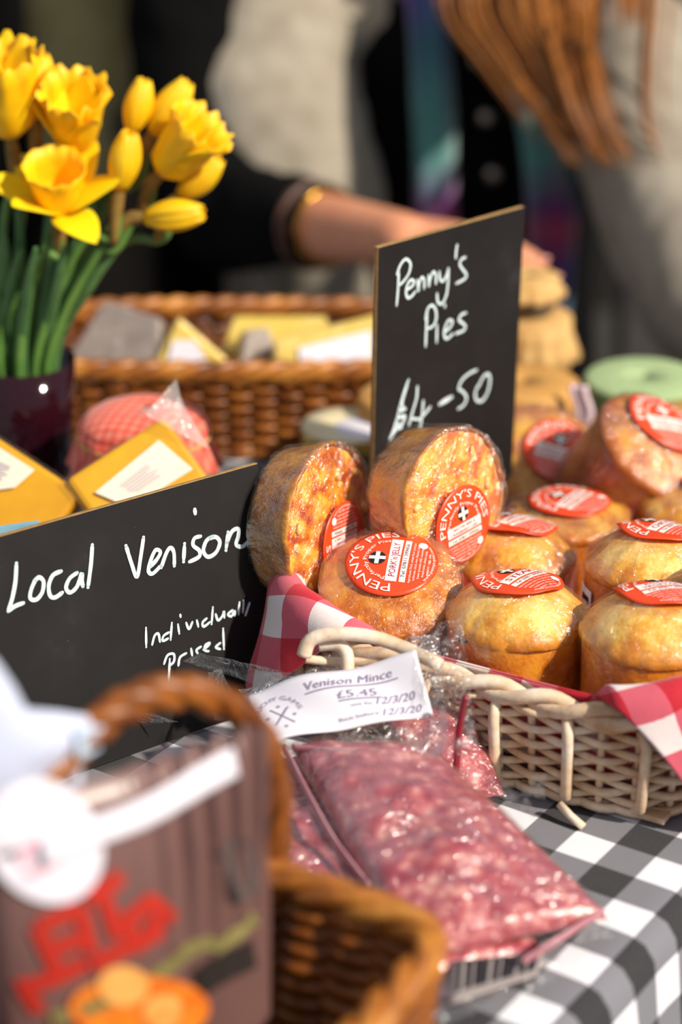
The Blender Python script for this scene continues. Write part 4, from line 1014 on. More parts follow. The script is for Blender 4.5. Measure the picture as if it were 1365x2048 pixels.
# ------------------------------------------------------------------ jars
def jar(name, label, c, r, h, content, cover, cat='jar', extra=None):
    """glass jar at c (on its base) with a cover: 'kraft' paper cap, 'cloth' or 'tin' lid"""
    t = thing(name, label, cat, c)
    m = MB(); m.lathe([(0.001, 0.002), (r*0.86, 0.002), (r*0.92, 0.006), (r*0.92, h*0.74), (r*0.80, h*0.84), (r*0.78, h*0.94)], 40); m.build('glass', M['jar_glass'], t, world=False)
    m = MB(); m.lathe([(0.001, 0.004), (r*0.84, 0.004), (r*0.88, 0.008), (r*0.88, h*0.72), (r*0.76, h*0.80), (0.001, h*0.80)], 40); m.build('contents', M[content], t, world=False)
    if cover == 'tin':
        m = MB(); m.lathe([(r*0.93, h*0.80), (r*0.96, h*0.81), (r*0.96, h*0.95), (r*0.90, h*0.985)], 48); l = m.build('lid_rim', M['brass'], t, world=False)
        m = MB(); m.lathe([(r*0.955, h*0.90), (r*0.955, h*0.965), (r*0.92, h*0.995), (r*0.5, h*1.0), (0.001, h*1.0)], 48); m.build('lid_top', M['cream'], t, world=False)
        m = MB(); m.lathe([(r*0.62, h*1.002), (r*0.60, h*1.008), (0.001, h*1.008)], 30, c=(r*0.35, -r*0.25, 0)); m.build('lid_sticker', M['paper'], t, world=False)
    else:
        mat = {'kraft': M['kraft'], 'pale': M['kraft_pale'], 'green': M['green_cloth'], 'coral': M['ging_jar']}[cover]
        sk = {'kraft': 0.30, 'pale': 0.42, 'green': 0.22, 'coral': 0.26}[cover]
        def dis(p, a):
            k = max(0.0, (h*0.93-p.z)/(h*sk)); rr = V((p.x, p.y, 0)); rr = rr.normalized() if rr.length > 1e-6 else rr
            return p + rr*r*0.07*k*math.sin(a*13) + V((0, 0, -0.03*h*k*math.sin(a*4)))
        top_ = [(0.001, h), (r*0.5, h*1.0), (r*0.9, h*0.99), (r*0.97, h*0.965), (r*0.985, h*0.93)]
        if cover == 'coral': top_ = [(0.001, h), (r*0.45, h*0.995), (r*0.75, h*0.965), (r*0.92, h*0.92), (r*0.97, h*0.88)]
        m = MB(); m.lathe(top_, 72, dis); cv = m.build('cap_cover', mat, t, world=False, solid=0.001)
        flare = {'kraft': 1.02, 'pale': 1.22, 'green': 1.02, 'coral': 1.16}[cover]
        zz = top_[-1][1]; r0 = top_[-1][0]
        m = MB(); m.lathe([(r0*1.001, zz+0.001), (r0*1.0, zz-h*sk*0.3), (r0*(1+(flare-1)*0.5), zz-h*sk*0.65), (r0*flare, zz-h*sk)], 72, dis)
        m.build('cap_frill', M['green_dark'] if cover == 'green' else mat, t, world=False, solid=0.001)
        if cover == 'coral':
            m = MB(); m.lathe([(r*0.99+0.0012*math.cos(k*PI/4), zz-h*sk*0.2+0.0012*math.sin(k*PI/4)) for k in range(9)], 48); m.build('string', M['kraft_pale'], t, world=False)
    return t
def top_at(px, py, z): return atz(px, py, z)
def place(px, py, h):
    p = atz(px, py, h); return V((p.x, p.y, 0.0015))
jar('jam_jar', 'jar with sage green cloth cap at the right edge behind the pies', place(1290, 755, 0.075), 0.051, 0.075, 'berry', 'green')
jar('jam_jar', 'wide jar with flat kraft paper cap just right of the tall blackboard', place(1050, 764, 0.075), 0.0465, 0.075, 'jam', 'kraft')
jar('jam_jar', 'kraft capped jar mostly hidden behind the tall blackboard, peeping out left', place(826, 790, 0.085), 0.045, 0.085, 'jam', 'kraft')
jar('jam_jar', 'kraft capped jar behind the tipped pie at the right edge', place(1400, 835, 0.075), 0.040, 0.075, 'jam', 'kraft')
jar('pickle_jar', 'jar with cream printed lid and gold rim left of the tall blackboard', place(697, 850, 0.070), 0.0395, 0.070, 'pickle', 'tin')
jar('jam_jar', 'jar with coral gingham cloth cap behind the leaning yellow cheese', V((-0.147, 1.585, 0.0015)), 0.050, 0.128, 'berry', 'coral')
lowj = aty(1062, 712, 1.93)
jar('honey_jar', 'lower jar of the two stacked kraft capped jars under the reaching hand', V((lowj.x, lowj.y, 0.0015)), 0.036, 0.082, 'jam', 'pale')
jar('honey_jar', 'upper small kraft capped jar of the stack, touched by the fingers', V((lowj.x-0.006, lowj.y+0.002, 0.0845)), 0.029, 0.034, 'jam', 'pale')
# little pale ribbon end by the kraft jar
mbx = MB(); rb = aty(1164, 812, 1.735)
mbx.grid(lambda u, v: rb + V((-0.007+0.014*u+0.003*math.sin(v*5), 0.002*math.sin(u*6), -0.018+0.036*v)), 8, 10)
tag(mbx.build('ribbon_end', plain('pale_pink_ribbon', rgb(222, 196, 204), 0.5), solid=0.002), 'small pale pink ribbon end beside the flat kraft cap', 'ribbon')

# ------------------------------------------------------------------ honey coloured basket with cheeses, back
BBc = V((-0.085, 1.872, 0)); bb = thing('wicker_basket', 'long honey coloured wicker basket of wrapped cheeses in the background', 'basket', BBc)
wicker_basket(bb, BBc, math.radians(0), 0.215, 0.078, 3.0, 0.070, 0.06, 52, 12, 0.0033, 0.0024, M['wick_brown'], 0.0058, 3, mat_rim=M['wick_tan'])
def wedge(name, label, c, pts, th, rot, mat, lab=None, lean=0.5):
    t = thing(name, label, 'cheese', c); c = V(c)
    R3 = Matrix.Rotation(rot, 3, 'Z') @ Matrix.Rotation(PI/2-lean, 3, 'X'); n = len(pts)
    f = [c + R3 @ V((x, y, th/2)) for x, y in pts]; b = [c + R3 @ V((x, y, -th/2)) for x, y in pts]
    m = MB(); m.add(f+b, [tuple(range(n)), tuple(range(2*n-1, n-1, -1))]+[(i+n, (i+1) % n+n, (i+1) % n, i) for i in range(n)], None, 0, True); m.build('cheese', M[mat], t, bevel=0.003)
    g2 = [c + R3 @ V((x*1.06, y*1.06, th/2+0.002)) for x, y in pts]; b2 = [c + R3 @ V((x*1.06, y*1.06, -th/2-0.002)) for x, y in pts]
    m = MB(); m.add(g2+b2, [tuple(range(n)), tuple(range(2*n-1, n-1, -1))]+[(i+n, (i+1) % n+n, (i+1) % n, i) for i in range(n)], None, 0, True); m.build('film_wrap', M['bag'], t, bevel=0.003)
    if lab:
        q = [c + R3 @ V((x, y, th/2+0.003)) for x, y in lab]; m = MB(); m.add(q, [(0, 1, 2, 3)], None, 0, True); m.build('paper_label', M['paper'], t, solid=0.0004)
    return t
wedge('cheese_wedge', 'triangular wrapped cheese wedge with white label in the back basket', aty(378, 700, 1.845), [(-0.040, -0.028), (0.052, -0.028), (-0.008, 0.028)], 0.03, 0.1, 'cheese_pale', [(-0.022, -0.020), (0.022, -0.020), (0.004, 0.008), (-0.014, 0.008)], 0.35)
wedge('cheese_wedge', 'long yellow wrapped cheese slab with white label in the back basket', aty(655, 694, 1.845), [(-0.046, -0.026), (0.05, -0.022), (0.05, 0.026), (-0.046, 0.006)], 0.03, 0.12, 'cheese_pale', [(-0.026, -0.018), (0.036, -0.014), (0.036, 0.010), (-0.026, -0.002)], 0.5)
wedge('cheese_wedge', 'grey film wrapped cheese at the left of the back basket behind the stems', aty(255, 680, 1.86), [(-0.05, -0.03), (0.04, -0.03), (0.03, 0.018), (-0.02, 0.03)], 0.03, -0.2, 'grey_cheese', None, 0.6)
wedge('cheese_wedge', 'small pale wrapped cheese between the two labelled cheeses', aty(508, 702, 1.86), [(-0.022, -0.028), (0.022, -0.028), (0.012, 0.018), (-0.008, 0.018)], 0.026, 0.3, 'grey_cheese', None, 0.4)
wedge('cheese_wedge', 'wrapped yellow cheese lying low at the back of the back basket', aty(560, 672, 1.905), [(-0.05, -0.026), (0.05, -0.026), (0.04, 0.012), (-0.04, 0.012)], 0.03, 0.0, 'cheese_pale', None, 0.9)
# film peak of the leaning cheese
mbx = MB(); q = [aty(290, 830, 1.50), aty(352, 758, 1.52), aty(362, 800, 1.52), aty(420, 900, 1.50)]
mbx.grid(crumple(q, 0.004, 45, 6), 16, 14); pk_ = bpy.data.objects['cheese_block']
mbx.build('film_peak', film('loose_film', 0.22, (1, 1, 1), 26, 0.9), pk_)

# ------------------------------------------------------------------ vase and daffodils
VC = V((-0.246, 1.66, 0.0015)); VH = 0.138
vs_ = thing('glass_vase', 'dark plum glass vase holding the daffodils at the left edge', 'vase', VC)
m = MB(); m.lathe([(0.001, 0.0), (0.026, 0.0), (0.030, 0.004), (0.034, 0.04), (0.038, 0.09), (0.0415, VH), (0.0395, VH), (0.036, 0.09), (0.031, 0.03), (0.028, 0.012), (0.001, 0.010)], 56); m.build('glass', M['vase'], vs_, world=False)
m = MB(); m.lathe([(0.001, 0.0125), (0.0275, 0.0125), (0.0305, 0.03), (0.0345, 0.08), (0.001, 0.08)], 40); m.build('water', glass('vase_water', rgb(150, 110, 120), 0.2), vs_, world=False)
def petal_fn(R3, c, L, W, bend, az, open_, tw=0.0):
    def f(u, v):
        x = (u-0.5)*2; w = W*math.sin(PI*min(1, v*0.93+0.07))**0.7*(1 - 0.25*v)
        th = open_ + bend*v
        r = 0.0; z = 0.0
        # integrate along the petal
        n = 6; 
        for k in range(n):
            t = v*(k+0.5)/n; a = open_+bend*t; r += L*v/n*math.sin(a); z += L*v/n*math.cos(a)
        p = V((r+0.004*(1-v)+0.0, x*w/2, z + 0.12*w*x*x*0.5))
        p = Matrix.Rotation(az, 3, 'Z') @ p
        return c + R3 @ p
    return f
def daffodil(label, px, py, y, axis, kind, size, foot, seed, bend=None):
    c = aty(px, py, y); ax = V(axis).normalized(); R3 = axes(ax, V((0, 0, 1)) if abs(ax.z) < 0.9 else V((0, 1, 0)))
    f0 = VC + V((foot[0], foot[1], 0.016)); lipp = VC + V((foot[0]*1.5, foot[1]*1.5, VH))
    t = thing('daffodil', label, 'daffodil', f0, 'daffodils in the plum vase')
    neck = c - ax*size*0.55
    mid = lipp.lerp(neck, 0.55) + V((0, 0, 0.02)); 
    pre = neck - (ax*0.5+V((0, 0, 1))*0.7).normalized()*0.03
    path = crom([f0, lipp, mid, pre, neck, c - ax*size*0.15], 30)
    obj('stem', lambda m: m.tube(path, 0.0034, 8, sq=0.8), M['stem'], t)
    obj('sheath', lambda m: m.tube(crom([neck-ax*0.02-V((0, 0, 0.016)), neck-ax*0.006, neck+ax*0.008], 8), lambda s: 0.0030+0.0026*math.sin(PI*s*0.9), 8), M['sheath'], t)
    rnd = random.Random(seed); b0 = c - ax*size*0.35
    if kind == 'bud':
        for k in range(6):
            az = k*PI/3+rnd.uniform(-0.1, 0.1)
            mm = MB(); L = size*1.15
            def f(u, v):
                x = (u-0.5)*2.2; r = size*0.30*math.sin(PI*(0.08+0.80*v))**0.8*(0.94 if k % 2 else 1.0)
                return b0 + R3 @ V((r*math.cos(az+x*0.62), r*math.sin(az+x*0.62), L*v-size*0.05 - 0.05*size*abs(x)*v))
            mm.grid(f, 6, 10); mm.build('petal', M['bud'], t, solid=0.0006)
        mm = MB(); mm.tube([b0, b0+ax*size*0.5, b0+ax*size*1.0], [size*0.16, size*0.27, size*0.10], 12); mm.build('furled_trumpet', M['trumpet'], t)
    else:
        op, be = {'open': (0.95, 0.35), 'half': (0.30, 0.10)}[kind]
        for k in range(6):
            az = k*PI/3+rnd.uniform(-0.12, 0.12); o_ = op+rnd.uniform(-0.2, 0.25)
            mm = MB(); mm.grid(petal_fn(R3, b0, size*(1.05 if kind == 'open' else 1.1), size*0.62, be+rnd.uniform(-0.2, 0.3), az, o_), 8, 12); mm.build('petal', M['petal'], t, solid=0.0006)
        def td(p, a):
            k = max(0, p.z/(size*0.9)); r = V((p.x, p.y, 0)); r = r.normalized() if r.length > 1e-6 else r
            return b0 + R3 @ (p + r*size*0.03*k**4*math.sin(a*9+seed) + V((0, 0, size*0.03*k**4*math.sin(a*14))))
        tr_ = size*(0.34 if kind == 'open' else 0.40); th = size*(0.75 if kind == 'open' else 1.05)
        mm = MB(); mm.lathe([(tr_*0.35, 0.0), (tr_*0.75, th*0.15), (tr_*0.90, th*0.45), (tr_*1.0, th*0.75), (tr_*1.22, th*1.0)], 54, td); mm.build('trumpet', M['trumpet'], t, solid=0.0008)
    # one strap leaf each
    la = rnd.uniform(0, 2*PI); lt = lipp + V((0.02*math.cos(la)+0.45*(neck.x-lipp.x), 0.03*math.sin(la), rnd.uniform(0.09, 0.16)))
    lpth = crom([f0+V((0.004, 0, 0)), lipp+V((0.004*math.cos(la), 0.004, 0)), lipp.lerp(lt, 0.6)+V((0, 0, 0.006)), lt], 18)
    obj('leaf', lambda m: m.tube(lpth, lambda s: 0.0052*(1-0.75*s**3), 8, sq=0.28), M['leaf'], t)
    return t
daffodil('half-open daffodil cut by the left edge, highest of the bunch', 12, 215, 1.66, (-0.05, -0.25, 1), 'half', 0.062, (-0.012, 0.004), 1)
daffodil('green-backed narrow daffodil bud beside the highest bloom', 76, 190, 1.67, (0.12, 0, 1), 'bud', 0.042, (-0.006, 0.010), 2)
daffodil('upright cup-shaped daffodil above the wide open one', 150, 255, 1.665, (0.06, -0.45, 0.9), 'half', 0.052, (0.002, 0.008), 3)
daffodil('wide open daffodil with petals spread, lowest at the front left', 112, 378, 1.635, (0.04, -0.42, 0.88), 'open', 0.056, (0.0, -0.010), 4)
daffodil('slim upright daffodil bud in the middle of the bunch', 246, 340, 1.64, (0.22, 0, 1), 'bud', 0.040, (0.008, -0.006), 5)
daffodil('topmost daffodil bud of the right cluster', 272, 228, 1.675, (0.28, 0.1, 1), 'bud', 0.036, (0.010, 0.010), 6)
daffodil('rounded daffodil bud second from top of the right cluster', 330, 232, 1.68, (0.55, 0.1, 0.8), 'bud', 0.042, (0.012, 0.006), 7)
daffodil('largest half-open daffodil of the right cluster', 352, 312, 1.65, (0.62, -0.25, 0.75), 'half', 0.050, (0.012, 0.0), 8)
daffodil('daffodil bud peeping out below the largest right bloom', 388, 368, 1.665, (0.72, 0.0, 0.70), 'bud', 0.038, (0.014, 0.002), 9)
daffodil('lowest daffodil bud, pointing sideways to the right', 330, 432, 1.64, (0.97, -0.1, 0.12), 'bud', 0.040, (0.014, -0.006), 10)

# ------------------------------------------------------------------ people
def chain(m, pts, n=16):
    """tapered limb through (point, radius[, flatten]) joints with rounded ends"""
    P = crom([V(p[0]) for p in pts], 8*(len(pts)-1)); R = crom([V((p[1], 0, 0)) for p in pts], 8*(len(pts)-1)); R = [r.x for r in R]
    t0 = (P[0]-P[1]).normalized(); t1 = (P[-1]-P[-2]).normalized()
    P = [P[0]+t0*R[0]*0.9, P[0]+t0*R[0]*0.6]+P+[P[-1]+t1*R[-1]*0.6, P[-1]+t1*R[-1]*0.9]; R = [R[0]*0.42, R[0]*0.8]+R+[R[-1]*0.8, R[-1]*0.42]
    m.tube(P, R, n)
def trunk(m, rings, n=28):
    """stacked ellipses (centre, half width, half depth)"""
    vs, fs = [], []
    for c, a, b in rings:
        for k in range(n):
            t = 2*PI*k/n; vs.append(V(c)+V((a*math.cos(t), b*math.sin(t), 0)))
    for i in range(len(rings)-1):
        for k in range(n): fs.append((i*n+k, i*n+(k+1) % n, (i+1)*n+(k+1) % n, (i+1)*n+k))
    fs.append(tuple(range(n))[::-1]); fs.append(tuple((len(rings)-1)*n+k for k in range(n)))
    m.add(vs, fs)
def head_mesh(m, c, s=1.0, face=V((0, -1, 0)), up=V((0, 0, 1))):
    R3 = axes(up, -V(face))
    def H(x, y, z): return V(c) + R3 @ V((x*s, y*s, z*s))     # x right, -y forward
    vs = []
    mm = MB(); mm.blob((0, 0, 0), (0.075, 0.095, 0.115), 20, 14)
    mm.blob((0, -0.045, -0.055), (0.052, 0.050, 0.060), 14, 10); mm.blob((0, -0.100, -0.012), (0.013, 0.020, 0.026), 10, 8)
    for sx in (-1, 1): mm.blob((sx*0.077, 0.01, -0.01), (0.010, 0.020, 0.030), 10, 8)
    m.add([H(*p) for p in mm.v], mm.f)
    return H
def finger(m, base, d1, d2, d3, L, r):
    p0 = V(base); p1 = p0+V(d1).normalized()*L*0.45; p2 = p1+V(d2).normalized()*L*0.32; p3 = p2+V(d3).normalized()*L*0.23
    chain(m, [(p0, r*1.05), (p1, r), (p2, r*0.92), (p3, r*0.78)], 10); return p3
def hand(m, w, fwd, side, dn, curl=0.5, s=1.0):
    """palm and five fingers from wrist w; fwd along the hand, side towards the thumb, dn towards the palm"""
    fwd, side, dn = V(fwd).normalized(), V(side).normalized(), V(dn).normalized()
    for k in range(4):
        o = side*(0.024-0.016*k)*s
        chain(m, [(w+o*0.7, 0.013*s), (w+fwd*0.05*s+o, 0.0135*s), (w+fwd*0.092*s+o*1.1, 0.011*s)], 10)
    tips = []
    for k, L in enumerate((0.072, 0.080, 0.074, 0.058)):
        o = side*(0.0265-0.0175*k)*s; b = w+fwd*(0.090-0.004*abs(k-1))*s+o; c = curl*(0.8+0.15*k)
        tips.append(finger(m, b, fwd+side*(0.10-0.07*k)+dn*c*0.3, fwd+dn*c*0.9, fwd*0.9+dn*c*1.3, L*s, 0.0086*s))
    tips.append(finger(m, w+fwd*0.028*s+side*0.026*s, fwd*0.6+side*0.9+dn*0.25, fwd*1.0+side*0.5+dn*0.3, fwd+side*0.1+dn*0.3, 0.068*s, 0.0098*s))
    return tips

# seated woman in oatmeal sweater
WC = V((0.130, 2.56, 0))
wo = thing('person', 'seated person in oatmeal sweater, black gilet and plaid scarf with long auburn hair', 'person', (WC.x, WC.y, -0.75))
shR = aty(500, 50, 2.47); elR = aty(640, 575, 2.40); shL = aty(1240, 110, 2.47); elL = aty(1490, 640, 2.12)
hc = V((0.235, 2.50, 0.475)); wrR = V((0.06, 2.44, -0.20)); wrL = V((0.56, 2.22, -0.02))
m = MB()
trunk(m, [(WC+V((0, 0.02, -0.34)), 0.15, 0.10), (WC+V((0, 0.02, -0.28)), 0.165, 0.11), (WC+V((0, 0, -0.10)), 0.13, 0.085), (WC+V((0, -0.01, 0.10)), 0.15, 0.095), (WC+V((0, -0.01, 0.20)), 0.155, 0.09), (WC+V((0, 0, 0.265)), 0.09, 0.06), (WC+V((0.01, 0, 0.285)), 0.05, 0.045)])
chain(m, [(WC+V((0.02, 0, 0.24)), 0.052), (WC+V((0.06, -0.02, 0.33)), 0.048), (hc+V((-0.01, 0.02, -0.05)), 0.05)])
head_mesh(m, hc, 1.0, V((0.15, -1, -0.35)).normalized(), V((0.15, -0.3, 1)).normalized())
chain(m, [(shR, 0.045), (elR, 0.036), (wrR, 0.024)]); chain(m, [(shL, 0.045), (elL, 0.036), (wrL, 0.024)])
hand(m, wrR, (0.8, -0.1, -0.3), (0, -1, 0), (0, 0, -1)); hand(m, wrL, (1, 0.1, -0.1), (0, -1, 0), (0, 0, -1))
for sx in (-1, 1):
    chain(m, [(WC+V((sx*0.09, 0, -0.27)), 0.085), (WC+V((sx*0.11, -0.40, -0.28)), 0.058), (WC+V((sx*0.11, -0.40, -0.45)), 0.055), (WC+V((sx*0.11, -0.37, -0.68)), 0.036)])
    chain(m, [(WC+V((sx*0.11, -0.37, -0.715)), 0.03), (WC+V((sx*0.12, -0.53, -0.72)), 0.026)])
body = remeshed('body', m, M['skin'], wo, 0.006, 4)
m = MB()
for sx in (-1, 1): m.blob(hc+V((0.02+sx*0.03, -0.092, -0.025)), (0.012, 0.006, 0.008), 10, 8)
m.build('eye', M['eye'], body)
m = MB(); m.blob(hc+V((0.03, -0.105, -0.088)), (0.022, 0.008, 0.007), 10, 8); m.build('mouth', M['lips'], body)
m = MB()
trunk(m, [(WC+V((0, 0.02, -0.32)), 0.18, 0.125), (WC+V((0, 0, -0.10)), 0.155, 0.105), (WC+V((0, -0.01, 0.10)), 0.17, 0.11), (WC+V((0, -0.01, 0.20)), 0.18, 0.105), (WC+V((0, 0, 0.27)), 0.10, 0.075), (WC+V((0.01, 0, 0.285)), 0.07, 0.06)])
u1 = shR.lerp(elR, 0.35)+V((-0.012, -0.02, 0)); u2 = shR.lerp(elR, 0.7)+V((0.0, -0.02, 0))
chain(m, [(shR+V((0.02, 0, 0.0)), 0.088), (u1, 0.112), (u2, 0.098), (elR+V((0, 0, 0)), 0.060), (elR.lerp(wrR, 0.85), 0.040)], 20)
v1 = aty(1326, 360, 2.26)
chain(m, [(shL+V((0.02, 0, 0)), 0.074), (v1, 0.080), (elL+V((0, 0, 0)), 0.074), (elL.lerp(wrL, 0.85), 0.042)], 20)
sw = remeshed('sweater', m, M['sweater'], wo, 0.009, 5)
# drapery folds on the sleeves
for vtx in sw.data.vertices:
    p = WM[wo.name] @ vtx.co; f = noise.noise(V((p.x*9+p.z*6, p.y*6, p.z*16-p.x*10)))
    vtx.co += vtx.normal*(0.007*f+0.003*noise.noise(p*38))
m = MB()
trunk(m, [(WC+V((0, 0.015, -0.30)), 0.185, 0.135), (WC+V((0, 0, -0.10)), 0.165, 0.125), (WC+V((0, -0.015, 0.08)), 0.165, 0.132), (WC+V((0, -0.015, 0.19)), 0.150, 0.125), (WC+V((0.01, 0, 0.27)), 0.10, 0.09), (WC+V((0.02, 0, 0.31)), 0.075, 0.07)])
gi = remeshed('gilet', m, M['black_cloth'], wo, 0.009, 4); gi['label'] = 'black sleeveless gilet with snap buttons'
for px, py in ((955, 122), (972, 236), (985, 350)):
    p = aty(px, py, 2.418); obj('snap_button', lambda m: m.blob(p, (0.0085, 0.004, 0.0085), 12, 8), M['metal'], gi)
def strip(m, pts, w, th, wob=0.004):
    P = crom(pts, 26); n = len(P); vs, fs = [], []
    for i, p in enumerate(P):
        prof = [(-1, -0.2), (-0.6, -1), (-0.2, -0.5), (0.2, -1), (0.6, -0.6), (1, -0.2), (0.6, 0.6), (-0.6, 0.6)]
        for x, y in prof: vs.append(p + V((x*w/2*(1+0.12*noise.noise(V((i*0.2, x, 0)))), y*th, 0)))
    k = 8
    for i in range(n-1):
        for j in range(k): fs.append((i*k+j, i*k+(j+1) % k, (i+1)*k+(j+1) % k, (i+1)*k+j))
    fs += [tuple(range(k))[::-1], tuple((n-1)*k+j for j in range(k))]
    m.add(vs, fs)
m = MB()
strip(m, [aty(850, -60, 2.44), aty(858, 40, 2.41), aty(868, 220, 2.398), aty(872, 430, 2.40), aty(872, 560, 2.41)], 0.046, 0.010)
strip(m, [aty(1010, -60, 2.44), aty(1040, 40, 2.40), aty(1080, 200, 2.385), aty(1105, 420, 2.385), aty(1085, 640, 2.39)], 0.056, 0.012)
m.ring([WC+V((0.02+0.095*math.cos(t), 0.095*math.sin(t), 0.285+0.02*math.sin(t))) for t in [2*PI*k/32 for k in range(32)]], 0.032, 10)
sc_ = m.build('scarf', M['plaid'], wo); sc_['label'] = 'teal, purple and pink plaid scarf'
# hair: crown and hanging locks
m = MB(); m.blob(hc+V((0.0, 0.022, 0.022)), (0.092, 0.105, 0.115), 20, 14, 0.06)
guides = [([(1150, -330, 2.46), (1010, -150, 2.38), (950, 0, 2.33), (1030, 130, 2.31), (1110, 235, 2.30), (1190, 340, 2.30)], 0.020),
          ([(1170, -330, 2.44), (1060, -160, 2.37), (1030, 0, 2.31), (1090, 120, 2.30), (1140, 230, 2.30), (1205, 345, 2.30)], 0.020),
          ([(1190, -330, 2.43), (1110, -160, 2.36), (1100, 0, 2.30), (1130, 100, 2.29), (1160, 200, 2.29), (1215, 330, 2.295)], 0.020),
          ([(1210, -330, 2.43), (1180, -160, 2.36), (1180, 0, 2.30), (1180, 60, 2.29), (1176, 110, 2.29)], 0.018),
          ([(1240, -330, 2.44), (1250, -160, 2.36), (1255, -30, 2.30), (1258, 20, 2.29), (1262, 60, 2.29)], 0.016),
          ([(1270, -330, 2.45), (1310, -160, 2.37), (1310, 0, 2.31), (1300, 130, 2.30), (1305, 250, 2.295), (1345, 345, 2.30)], 0.018),
          ([(1290, -320, 2.46), (1360, -150, 2.39), (1370, 0, 2.33), (1350, 140, 2.31), (1345, 260, 2.30), (1365, 360, 2.30)], 0.022),
          ([(1300, -300, 2.48), (1420, -130, 2.42), (1430, 20, 2.36), (1400, 160, 2.33), (1400, 260, 2.32), (1410, 340, 2.32)], 0.022)]
rnd = random.Random(4)
for gi_, (pts, w) in enumerate(guides[:7]):
    for k in range((60, 60, 60, 26, 22, 12, 0)[gi_]):
        jx, jy = rnd.gauss(0, w*(0.75 if gi_ < 4 else 0.42)), rnd.gauss(0, w*0.5); end = rnd.uniform(0.86, 1.06)
        P = crom([aty(p[0], p[1], p[2]-(0.0, 0.0, 0.0, 0.05, 0.09, 0.12)[i]) + V((jx*min(1, i*0.6), jy, 0)) for i, p in enumerate(pts)], 22)[:max(8, int(22*min(end, 1.0)))]
        m.tube(P, lambda s: w*0.17*(1-0.80*s**2.5), 5, sq=0.75)
hr = m.build('hair', M['hair'], wo); hr['label'] = 'long loose auburn hair'
m = MB()
for sx in (-1, 1): chain(m, [(WC+V((sx*0.09, 0, -0.28)), 0.095), (WC+V((sx*0.11, -0.40, -0.285)), 0.070), (WC+V((sx*0.11, -0.40, -0.46)), 0.064), (WC+V((sx*0.11, -0.37, -0.66)), 0.052)])
remeshed('jeans', m, M['jeans'], wo, 0.012, 3)
for sx in (-1, 1):
    obj('shoe', lambda m: (m.blob(WC+V((sx*0.115, -0.44, -0.715)), (0.042, 0.12, 0.034), 14, 10)), M['black_cloth'], wo)
# stool
st = thing('stool', 'wooden stool under the seated person, hidden behind the table', 'stool', (WC.x, WC.y+0.02, -0.75))
obj('seat', lambda m: m.lathe([(0.001, -0.395), (0.17, -0.395), (0.178, -0.385), (0.17, -0.372), (0.001, -0.372)], 36, c=(WC.x, WC.y+0.02, 0)), M['wood'], st)
for k in range(4):
    a = PI/4+k*PI/2; obj('leg', lambda m: m.tube([V((WC.x+0.12*math.cos(a), WC.y+0.02+0.12*math.sin(a), -0.395)), V((WC.x+0.16*math.cos(a), WC.y+0.02+0.16*math.sin(a), -0.748))], 0.014, 8), M['wood'], st)

# standing person in black coat, arm reaching across
PC = V((-0.35, 2.64, 0))
p2 = thing('person', 'standing person in open black coat over khaki jumper, bangled arm reaching for a jar', 'person', (PC.x, PC.y, -0.75))
sh2 = V((-0.185, 2.585, 0.52)); el2 = V((-0.145, 2.34, 0.058)); wr2 = V((0.058, 2.058, 0.112)); hd2 = V((-0.34, 2.60, 0.83))
m = MB()
trunk(m, [(PC+V((0, 0, 0.10)), 0.15, 0.10), (PC+V((0, 0, 0.18)), 0.155, 0.105), (PC+V((0, 0, 0.30)), 0.13, 0.09), (PC+V((0, -0.01, 0.48)), 0.16, 0.10), (PC+V((0, -0.01, 0.58)), 0.15, 0.085), (PC+V((0, 0, 0.635)), 0.08, 0.06)])
chain(m, [(PC+V((0, 0, 0.60)), 0.055), (PC+V((0, -0.01, 0.70)), 0.05), (hd2+V((0, 0.02, -0.05)), 0.05)])
head_mesh(m, hd2, 1.0, V((0.3, -1, -0.3)).normalized(), V((0, -0.25, 1)).normalized())
chain(m, [(sh2, 0.044), (sh2.lerp(el2, 0.5), 0.042), (sh2.lerp(el2, 0.85), 0.038), (el2.lerp(wr2, 0.12), 0.037), (el2.lerp(wr2, 0.5), 0.036), (wr2, 0.0255)])
tip = aty(1106, 556, 1.945)
tips = hand(m, wr2, tip-wr2, (-0.30, -0.75, -0.2), (0, 0, -1), 0.14, 1.06)
sR = PC+V((-0.165, -0.02, 0.53)); eR = PC+V((-0.24, 0.0, 0.24)); wR = PC+V((-0.20, -0.16, 0.03)); chain(m, [(sR, 0.045), (eR, 0.036), (wR, 0.025)]); hand(m, wR, (0.1, -0.4, -0.8), (1, 0, 0), (0, 1, 0))
for sx in (-1, 1):
    chain(m, [(PC+V((sx*0.085, 0, 0.12)), 0.088), (PC+V((sx*0.095, -0.01, -0.27)), 0.060), (PC+V((sx*0.10, 0.02, -0.67)), 0.038)]); chain(m, [(PC+V((sx*0.10, 0.02, -0.715)), 0.03), (PC+V((sx*0.11, -0.14, -0.722)), 0.024)])
bd2 = remeshed('body', m, M['skin'], p2, 0.0042, 3)
for tp in tips[:4]: obj('fingernail', lambda m: m.blob(tp+V((0.002, -0.002, 0.0055)), (0.006, 0.005, 0.0018), 8, 6), M['nail'], bd2)
m = MB()
for sx in (-1, 1): m.blob(hd2+V((0.03+sx*0.03, -0.088, -0.02)), (0.012, 0.006, 0.008), 10, 8)
m.build('eye', M['eye'], bd2)
m = MB(); m.blob(hd2+V((0.035, -0.098, -0.085)), (0.022, 0.008, 0.007), 10, 8); m.build('mouth', M['lips'], bd2)
m = MB(); m.blob(hd2+V((-0.01, 0.03, 0.03)), (0.090, 0.100, 0.112), 20, 14, 0.08); m.build('hair', M['hair_dark'], p2)
m = MB()
